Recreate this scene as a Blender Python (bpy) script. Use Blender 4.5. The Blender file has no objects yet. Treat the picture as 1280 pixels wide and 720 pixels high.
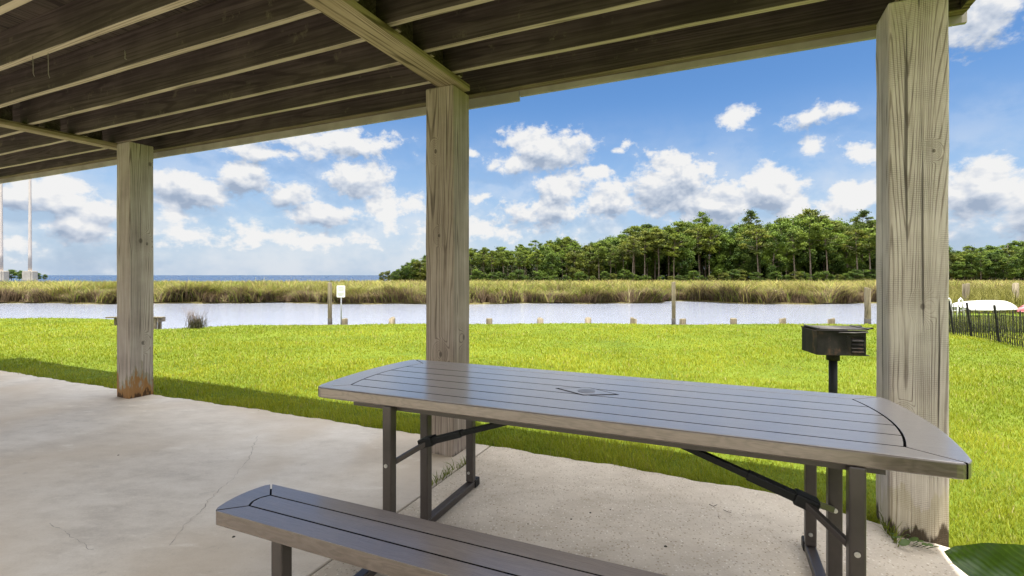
import bpy, bmesh, math, random
import numpy as np
from mathutils import Vector, Matrix

random.seed(7)
rng = np.random.default_rng(7)
R = math.radians
scn = bpy.context.scene
COL = scn.collection
F = 603.0          # focal length of the photograph in its own pixels
H = 1.27           # eye height
def at(px, py, Y):                      # point seen at a pixel of the photograph, at depth Y
    return Vector(((px-640)/F*Y, Y, H+(344-py)/F*Y))
def gd(px, py, z=0.0):                  # point of a level surface seen at a pixel
    Y = (H-z)*F/(py-344)
    return Vector(((px-640)/F*Y, Y, z))

# ------------------------------------------------------------------ materials
def nt(name):
    m = bpy.data.materials.new(name); m.use_nodes = True
    t = m.node_tree; t.nodes.clear()
    out = t.nodes.new('ShaderNodeOutputMaterial')
    b = t.nodes.new('ShaderNodeBsdfPrincipled')
    t.links.new(b.outputs[0], out.inputs[0])
    return m, t, b, out
class G:                                # small node-graph writer
    def __init__(s, t): s.t = t
    def set(s, sock, v):
        if v is None: return
        if isinstance(v, bpy.types.NodeSocket): s.t.links.new(v, sock)
        elif isinstance(v, (tuple, list)):
            v = tuple(v)
            if len(v) == 3 and len(sock.default_value) == 4: v = v+(1,)
            sock.default_value = v
        else: sock.default_value = v
    def math(s, op, a, b=None, c=None, clamp=False):
        n = s.t.nodes.new('ShaderNodeMath'); n.operation = op; n.use_clamp = clamp
        s.set(n.inputs[0], a); s.set(n.inputs[1], b); s.set(n.inputs[2], c); return n.outputs[0]
    def vec(s, op, a, b=None, out=0):
        n = s.t.nodes.new('ShaderNodeVectorMath'); n.operation = op
        s.set(n.inputs[0], a)
        if b is not None: s.set(n.inputs[1], b)
        return n.outputs[out]
    def coord(s, k='Object'): return s.t.nodes.new('ShaderNodeTexCoord').outputs[k]
    def mapping(s, v, scale=(1,1,1), loc=(0,0,0), rot=(0,0,0)):
        n = s.t.nodes.new('ShaderNodeMapping'); s.set(n.inputs['Vector'], v)
        n.inputs['Scale'].default_value = scale; n.inputs['Location'].default_value = loc; n.inputs['Rotation'].default_value = rot
        return n.outputs[0]
    def noise(s, v, scale=5, detail=4, rough=.55, dist=0, out=0, lac=2.0):
        n = s.t.nodes.new('ShaderNodeTexNoise'); s.set(n.inputs['Vector'], v)
        n.inputs['Scale'].default_value = scale; n.inputs['Detail'].default_value = detail
        n.inputs['Roughness'].default_value = rough; n.inputs['Distortion'].default_value = dist; n.inputs['Lacunarity'].default_value = lac
        return n.outputs[out]
    def voro(s, v, scale=5, feature='F1', out=0, rand=1):
        n = s.t.nodes.new('ShaderNodeTexVoronoi'); s.set(n.inputs['Vector'], v); n.feature = feature
        n.inputs['Scale'].default_value = scale; n.inputs['Randomness'].default_value = rand
        return n.outputs[out]
    def wave(s, v, scale=5, dist=2, dscale=1, typ='RINGS', axis='Z', detail=3):
        n = s.t.nodes.new('ShaderNodeTexWave'); s.set(n.inputs['Vector'], v)
        n.wave_type = typ
        if typ == 'RINGS': n.rings_direction = axis
        else: n.bands_direction = axis
        n.wave_profile = 'SAW' if typ == 'RINGS' else 'SIN'
        n.inputs['Scale'].default_value = scale; n.inputs['Distortion'].default_value = dist
        n.inputs['Detail Scale'].default_value = dscale; n.inputs['Detail'].default_value = detail
        return n.outputs['Fac']
    def ramp(s, f, stops, interp='LINEAR'):
        n = s.t.nodes.new('ShaderNodeValToRGB'); s.set(n.inputs[0], f)
        e = n.color_ramp.elements; n.color_ramp.interpolation = interp
        while len(e) < len(stops): e.new(.5)
        for q, (p, c) in zip(e, stops):
            q.position = p; q.color = (c,c,c,1) if not isinstance(c, (tuple, list)) else tuple(c)+(1,)
        return n.outputs[0]
    def mix(s, f, a, b, mode='MIX'):
        n = s.t.nodes.new('ShaderNodeMix'); n.data_type = 'RGBA'; n.blend_type = mode
        s.set(n.inputs[0], f); s.set(n.inputs[6], a); s.set(n.inputs[7], b); return n.outputs[2]
    def sep(s, v):
        n = s.t.nodes.new('ShaderNodeSeparateXYZ'); s.set(n.inputs[0], v); return n.outputs
    def comb(s, x, y, z=0.0):
        n = s.t.nodes.new('ShaderNodeCombineXYZ'); s.set(n.inputs[0], x); s.set(n.inputs[1], y); s.set(n.inputs[2], z); return n.outputs[0]
    def smooth(s, v, a, b, lo=0.0, hi=1.0):
        n = s.t.nodes.new('ShaderNodeMapRange'); n.interpolation_type = 'SMOOTHSTEP'
        s.set(n.inputs[0], v); n.inputs[1].default_value = a; n.inputs[2].default_value = b
        n.inputs[3].default_value = lo; n.inputs[4].default_value = hi; return n.outputs[0]
    def bump(s, h, strength=.3, dist=.01, normal=None):
        n = s.t.nodes.new('ShaderNodeBump'); s.set(n.inputs['Height'], h)
        n.inputs['Strength'].default_value = strength; n.inputs['Distance'].default_value = dist
        if normal is not None: s.set(n.inputs['Normal'], normal)
        return n.outputs[0]
    def attr(s, name, out='Color'):
        n = s.t.nodes.new('ShaderNodeAttribute'); n.attribute_name = name; return n.outputs[out]

def plain(name, col, rough=.6, metal=0, var=.15, scale=12, bump=0.0, spec=.5):
    m, t, b, o = nt(name); g = G(t); c = g.coord()
    n = g.noise(c, scale, 5, .6)
    d = tuple(max(0, x*(1-var)) for x in col); l = tuple(min(1, x*(1+var)) for x in col)
    g.set(b.inputs['Base Color'], g.ramp(n, [(.3, d), (.7, l)]))
    b.inputs['Roughness'].default_value = rough; b.inputs['Metallic'].default_value = metal
    b.inputs['Specular IOR Level'].default_value = spec
    if bump: g.set(b.inputs['Normal'], g.bump(g.noise(c, scale*6, 4, .6), bump, .004))
    return m

def timber(name, dark, mid, light, axis='Z', ringscale=7.0, offs=(.05,.3,0), fine=120, crack=.5, bumpk=.5, sz=.10,
           stain=None, saw=False, contrast=1.0, rough=.85, fleck=None, green=0.0, big=1.0, knots=()):
    """weathered sawn timber with growth-ring grain running along an axis"""
    m, t, b, o = nt(name); g = G(t); c = g.coord()
    k = 'XYZ'.index(axis)
    sc = [1,1,1]; sc[k] = sz
    info = t.nodes.new('ShaderNodeObjectInfo')
    rnd = g.math('MULTIPLY', info.outputs['Random'], 13.0)
    base = g.vec('ADD', c, g.comb(rnd, g.math('MULTIPLY', rnd, .37), g.math('MULTIPLY', rnd, 3.1)) if stain is None else (0,0,0))
    wv = g.mapping(base, tuple(sc))
    lv = [3.6*big]*3; lv[k] = .13*big
    fig = g.noise(g.vec('ADD', g.mapping(base, tuple(lv)), offs), 1.0, 1.5, .35)
    kd = None
    for (kp, kr) in knots:
        dk = g.vec('LENGTH', g.vec('MULTIPLY', g.vec('SUBTRACT', c, kp), (1/kr, 1/kr, .62/kr)), out=1)
        fig = g.math('ADD', fig, g.math('MULTIPLY', g.smooth(dk, 3.2, 0.0), .085*9/ringscale*2.2))
        q = g.smooth(dk, .62, .30); kd = q if kd is None else g.math('MAXIMUM', kd, q)
    rings = g.smooth(g.math('SINE', g.math('MULTIPLY', fig, 26.0*ringscale)), .35, 1.0, 1.0, 0.0)
    rings = g.math('SUBTRACT', 1.0, g.math('MULTIPLY', g.math('SUBTRACT', 1.0, rings), g.smooth(g.noise(base, 3.0, 2), .30, .60, .25, 1.0)))
    wv2 = wv
    sc2 = [fine]*3; sc2[k] = fine*.02
    fib = g.noise(g.mapping(base, tuple(sc2)), 1.0, 3, .65)
    sc3 = [26]*3; sc3[k] = .9
    str2 = g.noise(g.mapping(wv2, tuple(x/ (sz if i==k else 1) for i,x in enumerate(sc3))), 1.0, 4, .6)
    patch = g.noise(base, 2.3, 4, .6)
    f = g.math('ADD', g.math('MULTIPLY_ADD', rings, .50*contrast, .20-.42*contrast), g.math('ADD', g.math('MULTIPLY', fib, .62), g.math('MULTIPLY', str2, .5)))
    f = g.math('ADD', f, g.math('MULTIPLY', g.math('SUBTRACT', patch, .5), .5))
    col = g.ramp(f, [(.38, dark), (.72, mid), (1.0, light)])
    if kd is not None: col = g.mix(g.math('MULTIPLY', kd, .75), col, tuple(x*.55 for x in dark))
    # checks: long thin splits
    sc4 = [34]*3; sc4[k] = .5
    ck = g.noise(g.mapping(base, tuple(sc4), loc=(3,1,7)), 1.0, 2, .5)
    crk = g.smooth(ck, .66, .70)
    col = g.mix(g.math('MULTIPLY', crk, crack), col, tuple(x*.28 for x in dark))
    h = g.math('SUBTRACT', g.math('ADD', g.math('MULTIPLY', fib, .6), g.math('MULTIPLY', rings, .35)), g.math('MULTIPLY', crk, 1.2*crack))
    if saw:
        # saw-blade marks across the grain
        sm = g.wave(g.vec('ADD', base, g.vec('MULTIPLY', g.noise(base, 2, 2, out=1), (.05,.05,.05))), 34, 1.5, 2.0, 'BANDS', axis, 3)
        smk = g.math('MULTIPLY', g.smooth(sm, .72, .95), g.smooth(g.noise(base, 5.5, 3), .42, .62))
        col = g.mix(g.math('MULTIPLY', smk, .35), col, tuple(x*.6 for x in dark))
        h = g.math('SUBTRACT', h, g.math('MULTIPLY', smk, .35))
    if green:
        gm = g.smooth(g.noise(base, 1.7, 4, .6), .45, .7)
        col = g.mix(g.math('MULTIPLY', gm, green), col, (.16,.15,.045))
    if fleck:
        fm = g.math('MULTIPLY', g.smooth(g.noise(base, 9, 5, .7), .58, .70), g.smooth(g.noise(base, 1.1, 2), .45, .56))
        col = g.mix(fm, col, fleck)
    if stain:
        z = g.sep(c)[2]
        for (z0, z1, cc, sc_, amt) in stain:
            nz = g.noise(g.mapping(c, (14,14,3)), 1.0, 4, .6)
            lim = g.math('MULTIPLY_ADD', g.math('SUBTRACT', nz, .5), z1*2.2, z0)
            msk = g.smooth(g.math('SUBTRACT', lim, z), 0.0, .05)
            col = g.mix(g.math('MULTIPLY', msk, amt), col, cc)
    g.set(b.inputs['Base Color'], col)
    b.inputs['Roughness'].default_value = rough
    b.inputs['Specular IOR Level'].default_value = .25
    g.set(b.inputs['Normal'], g.bump(h, bumpk, .006))
    return m

M = {}
PD, PM, PL = (.115,.092,.076), (.34,.29,.255), (.55,.49,.45)
M['post_rust'] = timber('weathered_post_with_rust', PD, PM, (.47,.43,.37), contrast=.65, sz=.10, ringscale=15, offs=(.02,-.01,0), bumpk=.6,
        knots=(((-5.61,3.01,1.63),.035),((-5.61,3.07,1.60),.022),((-5.61,3.03,.56),.028),((-5.61,3.10,2.45),.03)), stain=[(.26,.40,(.13,.13,.05),1,.45),(.19,.46,(.27,.12,.022),1,.8),(.05,.30,(.045,.025,.012),1,.9)])
M['post_mid'] = timber('weathered_post_plain', PD, (.27,.22,.18), (.43,.37,.32), contrast=.65, sz=.09, ringscale=15, offs=(.21,.03,0), bumpk=.5,
        knots=(((-1.86,2.905,.71),.026),((-1.90,2.905,2.15),.022),((-1.755,3.05,.82),.028),((-1.87,2.905,1.55),.018)), stain=[(.03,.10,(.03,.025,.015),1,.85)])
M['post_near'] = timber('weathered_post_near', (.19,.155,.135), (.46,.40,.36), (.62,.56,.515), sz=.07, ringscale=19, offs=(-.10,.17,0), fine=150, saw=True, bumpk=.8, crack=.8,
        knots=(((.845,2.905,1.12),.020),((.885,2.905,1.86),.013),((.775,2.905,.60),.016)), stain=[(.25,.30,(.34,.29,.13),1,.35),(.055,.24,(.045,.03,.016),1,.95)], contrast=.6)
M['beam'] = timber('greenish_sawn_beam', (.10,.075,.045), (.25,.195,.125), (.36,.295,.205), axis='Y', sz=.10, ringscale=10, offs=(.1,0,.12), green=.15, bumpk=.4)
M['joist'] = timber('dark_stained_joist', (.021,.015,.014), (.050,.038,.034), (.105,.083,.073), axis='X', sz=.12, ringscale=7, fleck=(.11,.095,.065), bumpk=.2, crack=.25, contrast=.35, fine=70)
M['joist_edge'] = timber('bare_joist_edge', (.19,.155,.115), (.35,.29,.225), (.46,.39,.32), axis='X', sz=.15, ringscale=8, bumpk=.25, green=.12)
M['rim_edge'] = timber('brown_rim_edge', (.06,.045,.03), (.14,.105,.075), (.22,.175,.13), axis='X', sz=.15, bumpk=.25)
M['fascia'] = plain('grey_fascia', (.31,.28,.25), .7, var=.25, scale=3, bump=.1)
M['decking'] = timber('dark_decking', (.02,.015,.012), (.05,.04,.03), (.09,.07,.055), axis='Y', bumpk=.3)
M['piling'] = timber('grey_piling', (.06,.05,.032), (.15,.125,.08), (.25,.215,.15), sz=.1, ringscale=14, bumpk=.5)
M['piling_wet'] = plain('tarred_piling_foot', (.03,.027,.022), .8, var=.4, scale=20)
M['bulkhead'] = timber('bulkhead_boards', (.07,.055,.04), (.17,.14,.10), (.27,.23,.18), axis='X', bumpk=.4)

def concrete(name, a, b_, c_, agg):
    m, t, b, o = nt(name); g = G(t); c = g.coord()
    big = g.noise(c, .9, 5, .62); med = g.noise(g.mapping(c, (1,1.9,1), rot=(0,0,.5)), 4.5, 6, .68); fine = g.noise(c, 90, 3, .6)
    sp = g.smooth(g.noise(c, 260, 2, .5), .64, .74)
    f = g.math('ADD', g.math('MULTIPLY', big, .5), g.math('ADD', g.math('MULTIPLY', med, .42), g.math('MULTIPLY', fine, .16)))
    col = g.ramp(f, [(.40, a), (.54, b_), (.68, c_)])
    if agg:
        v = g.voro(c, 80, out=1); vd = g.voro(c, 80)
        peb = g.math('MULTIPLY', g.smooth(vd, .42, .30), g.smooth(g.sep(v)[0], .35, .45))
        pc = g.ramp(g.sep(v)[1], [(0,(.20,.15,.10)), (.3,(.40,.32,.22)), (.6,(.60,.53,.43)), (1,(.80,.75,.66))])
        col = g.mix(g.math('MULTIPLY', peb, .8), col, pc)
        stn = g.math('MULTIPLY', g.smooth(g.noise(c, 1.6, 4, .6), .55, .72), .3)
        col = g.mix(stn, col, (.30,.245,.18))
        h = g.math('ADD', peb, g.math('MULTIPLY', fine, .7))
    else:
        tan = g.math('MULTIPLY', g.smooth(g.noise(c, .55, 3, .5, dist=.6), .38, .60), .65)
        col = g.mix(tan, col, (.52,.425,.31))
        pale = g.math('MULTIPLY', g.smooth(g.noise(g.mapping(c, (1,2.6,1), rot=(0,0,.45)), 3.1, 8, .75), .55, .68), .55)
        col = g.mix(pale, col, (.74,.69,.61))
        dk = g.math('MULTIPLY', g.smooth(g.noise(c, 7, 7, .78), .58, .72), .32)
        col = g.mix(dk, col, (.20,.19,.17))
        pit = g.smooth(g.voro(c, 16), .05, .02)
        col = g.mix(g.math('MULTIPLY', pit, .5), col, (.12,.11,.10))
        h = g.math('ADD', g.math('MULTIPLY', med, .5), g.math('MULTIPLY', fine, .5))
    col = g.mix(g.math('MULTIPLY', sp, .4), col, (.14,.12,.10))
    g.set(b.inputs['Base Color'], col); b.inputs['Roughness'].default_value = .8 if agg else .62
    b.inputs['Specular IOR Level'].default_value = .35
    g.set(b.inputs['Normal'], g.bump(h, .55 if agg else .25, .004))
    return m
M['slab'] = concrete('worn_smooth_concrete', (.46,.41,.35), (.62,.565,.49), (.73,.68,.61), False)
M['slab_agg'] = concrete('exposed_aggregate_concrete', (.43,.365,.28), (.55,.475,.38), (.65,.575,.47), True)
M['gap'] = plain('joint_dirt', (.05,.042,.03), .95, var=.5, scale=40)
M['crackline'] = plain('chalky_crack', (.36,.33,.29), .9, var=.5, scale=60)

def grass_mat(name, gain=1.0, transl=.35, rough=.5):
    m, t, b, o = nt(name); g = G(t)
    c = g.attr('tint')
    if gain != 1: c = g.mix(1.0, c, (gain,gain,gain), 'MULTIPLY')
    g.set(b.inputs['Base Color'], c); b.inputs['Roughness'].default_value = rough; b.inputs['Specular IOR Level'].default_value = .25
    tr = t.nodes.new('ShaderNodeBsdfTranslucent'); g.set(tr.inputs[0], c)
    mx = t.nodes.new('ShaderNodeMixShader'); mx.inputs[0].default_value = transl
    t.links.new(b.outputs[0], mx.inputs[1]); t.links.new(tr.outputs[0], mx.inputs[2]); t.links.new(mx.outputs[0], o.inputs[0])
    return m
M['grass'] = grass_mat('lawn_blades'); M['reed'] = grass_mat('marsh_blades', 1.0, .3, .7)
M['leaf'] = grass_mat('pine_foliage', 1.0, .25, .6)
def ground_mat(name, cols, scale):
    m, t, b, o = nt(name); g = G(t); c = g.coord()
    n = g.math('ADD', g.math('MULTIPLY', g.noise(c, scale, 6, .65), .6), g.math('MULTIPLY', g.noise(c, scale*14, 4, .7), .4))
    g.set(b.inputs['Base Color'], g.ramp(n, [(.35, cols[0]), (.5, cols[1]), (.65, cols[2])]))
    b.inputs['Roughness'].default_value = .95; b.inputs['Specular IOR Level'].default_value = .1
    g.set(b.inputs['Normal'], g.bump(n, .6, .05)); return m
M['lawn_soil'] = ground_mat('lawn_thatch', [(.055,.085,.010), (.10,.14,.014), (.14,.18,.02)], .8)
M['marsh_soil'] = ground_mat('marsh_mud', [(.05,.04,.02), (.10,.085,.035), (.15,.13,.05)], .3)

def water_mat(name, col, s1, s2, bmp, rough):
    m, t, b, o = nt(name); g = G(t); c = g.coord()
    w = g.noise(g.mapping(c, (1.0,1.9,1), rot=(0,0,.3)), s1, 5, .62, .4)
    w2 = g.noise(g.mapping(c, (1,2.2,1), rot=(0,0,-.4)), s2, 4, .6)
    g.set(b.inputs['Base Color'], col); b.inputs['Roughness'].default_value = rough; b.inputs['IOR'].default_value = 1.33
    g.set(b.inputs['Normal'], g.bump(g.math('ADD', w, g.math('MULTIPLY', w2, .4)), 1.0, bmp)); return m
M['canal'] = water_mat('rippled_canal_water', (.25,.27,.33), 2.2, 7, .020, .10)
M['sea'] = water_mat('deep_bay_water', (.010,.035,.085), .12, .5, 1.4, .25)

def plastic(name, lo, hi):
    m, t, b, o = nt(name); g = G(t); c = g.coord()
    v = g.mapping(c, (2.2,34,34))
    w = g.vec('ADD', v, g.vec('MULTIPLY', g.noise(g.mapping(c, (3,9,9)), 1.0, 3, out=1), (1.6,1.6,1.6)))
    n = g.noise(w, 3.2, 5, .7, .7)
    n2 = g.wave(w, 2.2, 4, 1.5, 'BANDS', 'Y', 3)
    h = g.math('ADD', n, g.math('MULTIPLY', n2, .25))
    g.set(b.inputs['Base Color'], g.ramp(h, [(.40,lo), (.95,hi)]))
    g.set(b.inputs['Roughness'], g.ramp(n, [(.3,.30), (.7,.42)])); b.inputs['Specular IOR Level'].default_value = .5; b.inputs['IOR'].default_value = 1.55
    b.inputs['Specular Tint'].default_value = (1,.87,.74,1); b.inputs['Coat Weight'].default_value = 1.0; b.inputs['Coat Roughness'].default_value = .20; b.inputs['Coat IOR'].default_value = 1.7
    g.set(b.inputs['Normal'], g.bump(h, .55, .0026)); return m
M['plastic'] = plastic('wood_grained_brown_plastic', (.058,.044,.036), (.115,.090,.076))
M['lightened'] = plastic('lit_table_top_plastic', (.36,.325,.31), (.50,.46,.44))  # top faces coloured lighter than the skirt to imitate skylight and sheen
M['lightened_bench'] = plastic('lit_bench_top_plastic', (.165,.135,.120), (.265,.225,.205))  # bench top coloured lighter likewise, as if lit from above
M['groove'] = plain('groove_shadowline', (.008,.007,.006), .9, spec=.05)
M['cap'] = plain('smooth_cap_plastic', (.24,.22,.215), .3, var=.1)
M['bronze'] = plain('bronze_powder_coat', (.050,.041,.037), .38, .15, var=.12, scale=30)
M['black'] = plain('black_plastic', (.008,.008,.0085), .5, spec=.25, var=.2, scale=30)
M['bolt'] = plain('zinc_bolt', (.55,.55,.53), .3, .9)
M['grill'] = None
def rusty():
    m, t, b, o = nt('sooty_rusted_steel'); g = G(t); c = g.coord()
    n = g.noise(g.mapping(c, (1,1,.5)), 7, 6, .7)
    g.set(b.inputs['Base Color'], g.ramp(n, [(.38,(.010,.009,.0085)), (.55,(.022,.019,.017)), (.64,(.075,.042,.026)), (.76,(.15,.095,.065))]))
    b.inputs['Roughness'].default_value = .75; b.inputs['Specular IOR Level'].default_value = .2
    g.set(b.inputs['Normal'], g.bump(n, .4, .004)); return m
M['grill'] = rusty()
M['grate'] = plain('worn_steel_grate', (.05,.045,.042), .6, .2, var=.5, scale=25)
M['ash'] = plain('pale_ash', (.34,.29,.25), .95, var=.5, scale=20, bump=.4)
M['white'] = plain('white_paint', (.80,.80,.79), .45, var=.05, scale=4)
M['boatwhite'] = plain('chalky_boat_paint', (.55,.55,.53), .6, var=.18, scale=3)
M['signgrey'] = plain('faded_sign_print', (.42,.43,.46), .6)
M['galv'] = plain('galvanised_steel', (.42,.43,.44), .4, .7)
M['pink'] = plain('faded_red_plastic', (.42,.12,.14), .5)
M['fencewood'] = plain('black_fence_slats', (.016,.015,.014), .8, var=.5, scale=30)
M['mast'] = plain('white_mast_paint', (.56,.50,.46), .6, var=.08, scale=.4)
M['mast_base'] = plain('pale_concrete_block', (.40,.37,.32), .8, var=.2, scale=.6)
def bark():
    m, t, b, o = nt('pine_bark'); g = G(t); c = g.coord()
    n = g.noise(g.mapping(c, (6,6,1.2)), 1.0, 5, .65)
    g.set(b.inputs['Base Color'], g.ramp(n, [(.35,(.09,.065,.05)), (.6,(.22,.18,.145)), (.75,(.33,.29,.245))]))
    b.inputs['Roughness'].default_value = .9; g.set(b.inputs['Normal'], g.bump(n, .7, .05)); return m
M['bark'] = bark()
def glossleaf():
    m, t, b, o = nt('glossy_broad_leaf'); g = G(t); c = g.coord()
    v = g.wave(g.mapping(c, (1,1,1), rot=(0,R(52),0)), 26, 1.2, 1, 'BANDS', 'X', 2)
    n = g.noise(g.mapping(c, (1,1,3), rot=(0,R(52),0)), 8, 4, .6)
    col = g.ramp(g.math('ADD', g.math('MULTIPLY', g.smooth(v, .70, 1.0), .16), n), [(.35,(.030,.070,.007)), (.6,(.048,.100,.010)), (.95,(.11,.18,.03))])
    g.set(b.inputs['Base Color'], col); b.inputs['Roughness'].default_value = .3
    g.set(b.inputs['Normal'], g.bump(v, .25, .004))
    tr = t.nodes.new('ShaderNodeBsdfTranslucent'); g.set(tr.inputs[0], col)
    mx = t.nodes.new('ShaderNodeMixShader'); mx.inputs[0].default_value = .35
    t.links.new(b.outputs[0], mx.inputs[1]); t.links.new(tr.outputs[0], mx.inputs[2]); t.links.new(mx.outputs[0], o.inputs[0]); return m
M['glossleaf'] = glossleaf()
M['clay'] = plain('terracotta', (.32,.14,.075), .8, var=.2)
M['potsoil'] = plain('potting_soil', (.03,.022,.015), .95, var=.4, scale=40)
M['stem'] = plain('green_stem', (.07,.12,.02), .5)
M['twig'] = plain('purplish_dry_twig', (.13,.10,.085), .85, var=.4, scale=20)

# ------------------------------------------------------------------ mesh helpers
class MB:
    def __init__(s): s.v = []; s.f = []; s.m = []; s.smooth = []
    def add(s, vs, fs, mat=0, smooth=False):
        o = len(s.v); s.v += [tuple(p) for p in vs]
        for f in fs: s.f.append(tuple(i+o for i in f)); s.m.append(mat); s.smooth.append(smooth)
    def box(s, lo, hi, mat=0, mats=None):
        x0,y0,z0 = lo; x1,y1,z1 = hi
        vs = [(x0,y0,z0),(x1,y0,z0),(x1,y1,z0),(x0,y1,z0),(x0,y0,z1),(x1,y0,z1),(x1,y1,z1),(x0,y1,z1)]
        fs = [(0,3,2,1),(4,5,6,7),(0,1,5,4),(1,2,6,5),(2,3,7,6),(3,0,4,7)]   # bottom, top, -y, +x, +y, -x
        o = len(s.v); s.v += vs
        for i, f in enumerate(fs):
            s.f.append(tuple(k+o for k in f)); s.m.append(mats[i] if mats else mat); s.smooth.append(False)
    def bar(s, p0, p1, w, h, mat=0, up=(0,0,1)):
        p0 = Vector(p0); p1 = Vector(p1); d = (p1-p0).normalized(); up = Vector(up)
        if abs(d.dot(up)) > .98: up = Vector((0,1,0))
        a = d.cross(up).normalized()*w/2; b = a.cross(d).normalized()*h/2
        vs = [p0-a-b,p0+a-b,p0+a+b,p0-a+b,p1-a-b,p1+a-b,p1+a+b,p1-a+b]
        s.add(vs, [(0,1,2,3),(7,6,5,4),(0,4,5,1),(1,5,6,2),(2,6,7,3),(3,7,4,0)], mat)
    def tube(s, pts, rad, n=8, mat=0, caps=True):
        pts = [Vector(p) for p in pts]; rs = rad if isinstance(rad, (list,tuple)) else [rad]*len(pts)
        vs = []; fs = []; prev = None
        for i, p in enumerate(pts):
            d = (pts[min(i+1,len(pts)-1)]-pts[max(i-1,0)]).normalized()
            ref = Vector((0,0,1)) if abs(d.z) < .9 else Vector((1,0,0))
            a = d.cross(ref).normalized() if prev is None else (prev - d*prev.dot(d)).normalized()
            prev = a; b = d.cross(a)
            for k in range(n):
                t = 2*math.pi*k/n; vs.append(p+(a*math.cos(t)+b*math.sin(t))*rs[i])
        for i in range(len(pts)-1):
            for k in range(n): fs.append((i*n+k, i*n+(k+1)%n, (i+1)*n+(k+1)%n, (i+1)*n+k))
        s.add(vs, fs, mat, True)
        if caps:
            o = len(s.v)-len(vs)
            s.f += [tuple(o+k for k in reversed(range(n))), tuple(o+(len(pts)-1)*n+k for k in range(n))]; s.m += [mat]*2; s.smooth += [False]*2
    def prism(s, pts, z0, z1, mat=0, side=None):
        n = len(pts)
        a = sum(pts[i][0]*pts[(i+1)%n][1]-pts[(i+1)%n][0]*pts[i][1] for i in range(n))
        if a < 0: pts = pts[::-1]
        vs = [(x,y,z0) for x,y in pts]+[(x,y,z1) for x,y in pts]
        s.add(vs, [tuple(reversed(range(n))), tuple(range(n,2*n))]+[(i,(i+1)%n,n+(i+1)%n,n+i) for i in range(n)], mat)
        if side:
            for i in range(n):
                a, b = pts[i], pts[(i+1)%n]
                s.m[len(s.m)-n+i] = side((a[0]+b[0])/2, (a[1]+b[1])/2)
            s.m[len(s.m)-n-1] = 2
    def disc(s, c, axis, r, h, n=14, mat=0):
        c = Vector(c); ax = Vector(axis).normalized(); s.tube([c, c+ax*h], r, n, mat)
    def build(s, name, mats, parent=None, bevel=0, seg=2, angle=35):
        me = bpy.data.meshes.new(name); me.from_pydata(s.v, [], s.f)
        for m in (mats if isinstance(mats, (list,tuple)) else [mats]): me.materials.append(m)
        me.polygons.foreach_set('material_index', s.m); me.polygons.foreach_set('use_smooth', s.smooth); me.update()
        o = bpy.data.objects.new(name, me); COL.objects.link(o)
        if parent is not None: o.parent = parent
        if bevel:
            b = o.modifiers.new('bevel', 'BEVEL'); b.width = bevel; b.segments = seg; b.limit_method = 'ANGLE'; b.angle_limit = R(angle)
        return o
def npmesh(name, V, Fq, mats, tint=None, parent=None, mi=None):
    """mesh straight from arrays; Fq is (n,3) or (n,4), or a list of two such arrays"""
    me = bpy.data.meshes.new(name)
    fl = Fq if isinstance(Fq, list) else [Fq]
    me.vertices.add(len(V)); me.vertices.foreach_set('co', np.asarray(V, np.float32).ravel())
    loops = np.concatenate([f.ravel() for f in fl]).astype(np.int32)
    tot = np.concatenate([np.full(len(f), f.shape[1], np.int32) for f in fl])
    start = np.concatenate([[0], np.cumsum(tot)[:-1]]).astype(np.int32)
    me.loops.add(len(loops)); me.loops.foreach_set('vertex_index', loops)
    me.polygons.add(len(tot)); me.polygons.foreach_set('loop_start', start)
    if mi is not None: me.polygons.foreach_set('material_index', mi)
    if tint is not None:
        a = me.color_attributes.new('tint', 'FLOAT_COLOR', 'POINT')
        c4 = np.ones((len(V), 4), np.float32); c4[:, :3] = tint; a.data.foreach_set('color', c4.ravel())
    for m in (mats if isinstance(mats, (list,tuple)) else [mats]): me.materials.append(m)
    me.update(calc_edges=True); me.validate()
    o = bpy.data.objects.new(name, me); COL.objects.link(o)
    if parent is not None: o.parent = parent
    return o
def empty(name, loc=(0,0,0), rz=0):
    o = bpy.data.objects.new(name, None); COL.objects.link(o); o.location = loc; o.rotation_euler = (0,0,rz); o.empty_display_size = .2; return o
def tag(o, label=None, cat=None, group=None, kind=None):
    if label: o['label'] = label
    if cat: o['category'] = cat
    if group: o['group'] = group
    if kind: o['kind'] = kind
    return o
def copy_tree(o, parent=None):
    c = o.copy(); COL.objects.link(c)
    if parent is not None: c.parent = parent
    for ch in list(o.children): copy_tree(ch, c)
    return c

# building axes: u runs along the row of posts (to the right and nearer), v runs out to the lawn
A = R(24.2); U = Vector((math.cos(A), -math.sin(A), 0)); Vv = Vector((math.sin(A), math.cos(A), 0))
def uv(u, v, z=0): return U*u + Vv*v + Vector((0,0,z))

# ------------------------------------------------------------------ raised deck overhead
deck = empty('raised_deck', (0,0,0), -A)
tag(deck, 'dark stained wooden deck overhead on square weathered timber posts', 'deck')
PZ, JZ, JT = 2.606, 2.655, 2.88
def post(u1, mat, ztop, label, seed):
    m = MB(); w = .232; rr = random.Random(seed); n = 14
    # slightly warped square section, many rings so the arrises wander
    vs = []; fs = []
    for i in range(n+1):
        z = -.02+(ztop+.02)*i/n
        jit = lambda: rr.uniform(-.0022,.0022)
        vs += [(u1-w+jit(),2.905+jit(),z),(u1+jit(),2.905+jit(),z),(u1+jit(),2.905+w+jit(),z),(u1-w+jit(),2.905+w+jit(),z)]
    for i in range(n):
        for k in range(4):
            a = i*4+k; b = i*4+(k+1)%4; fs.append((a,b,b+4,a+4))
    fs += [(3,2,1,0), (n*4,n*4+1,n*4+2,n*4+3)]
    m.add(vs, fs)
    o = m.build('post', mat, deck, bevel=.011, seg=3)
    if label: o['label'] = label
    return o
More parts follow.
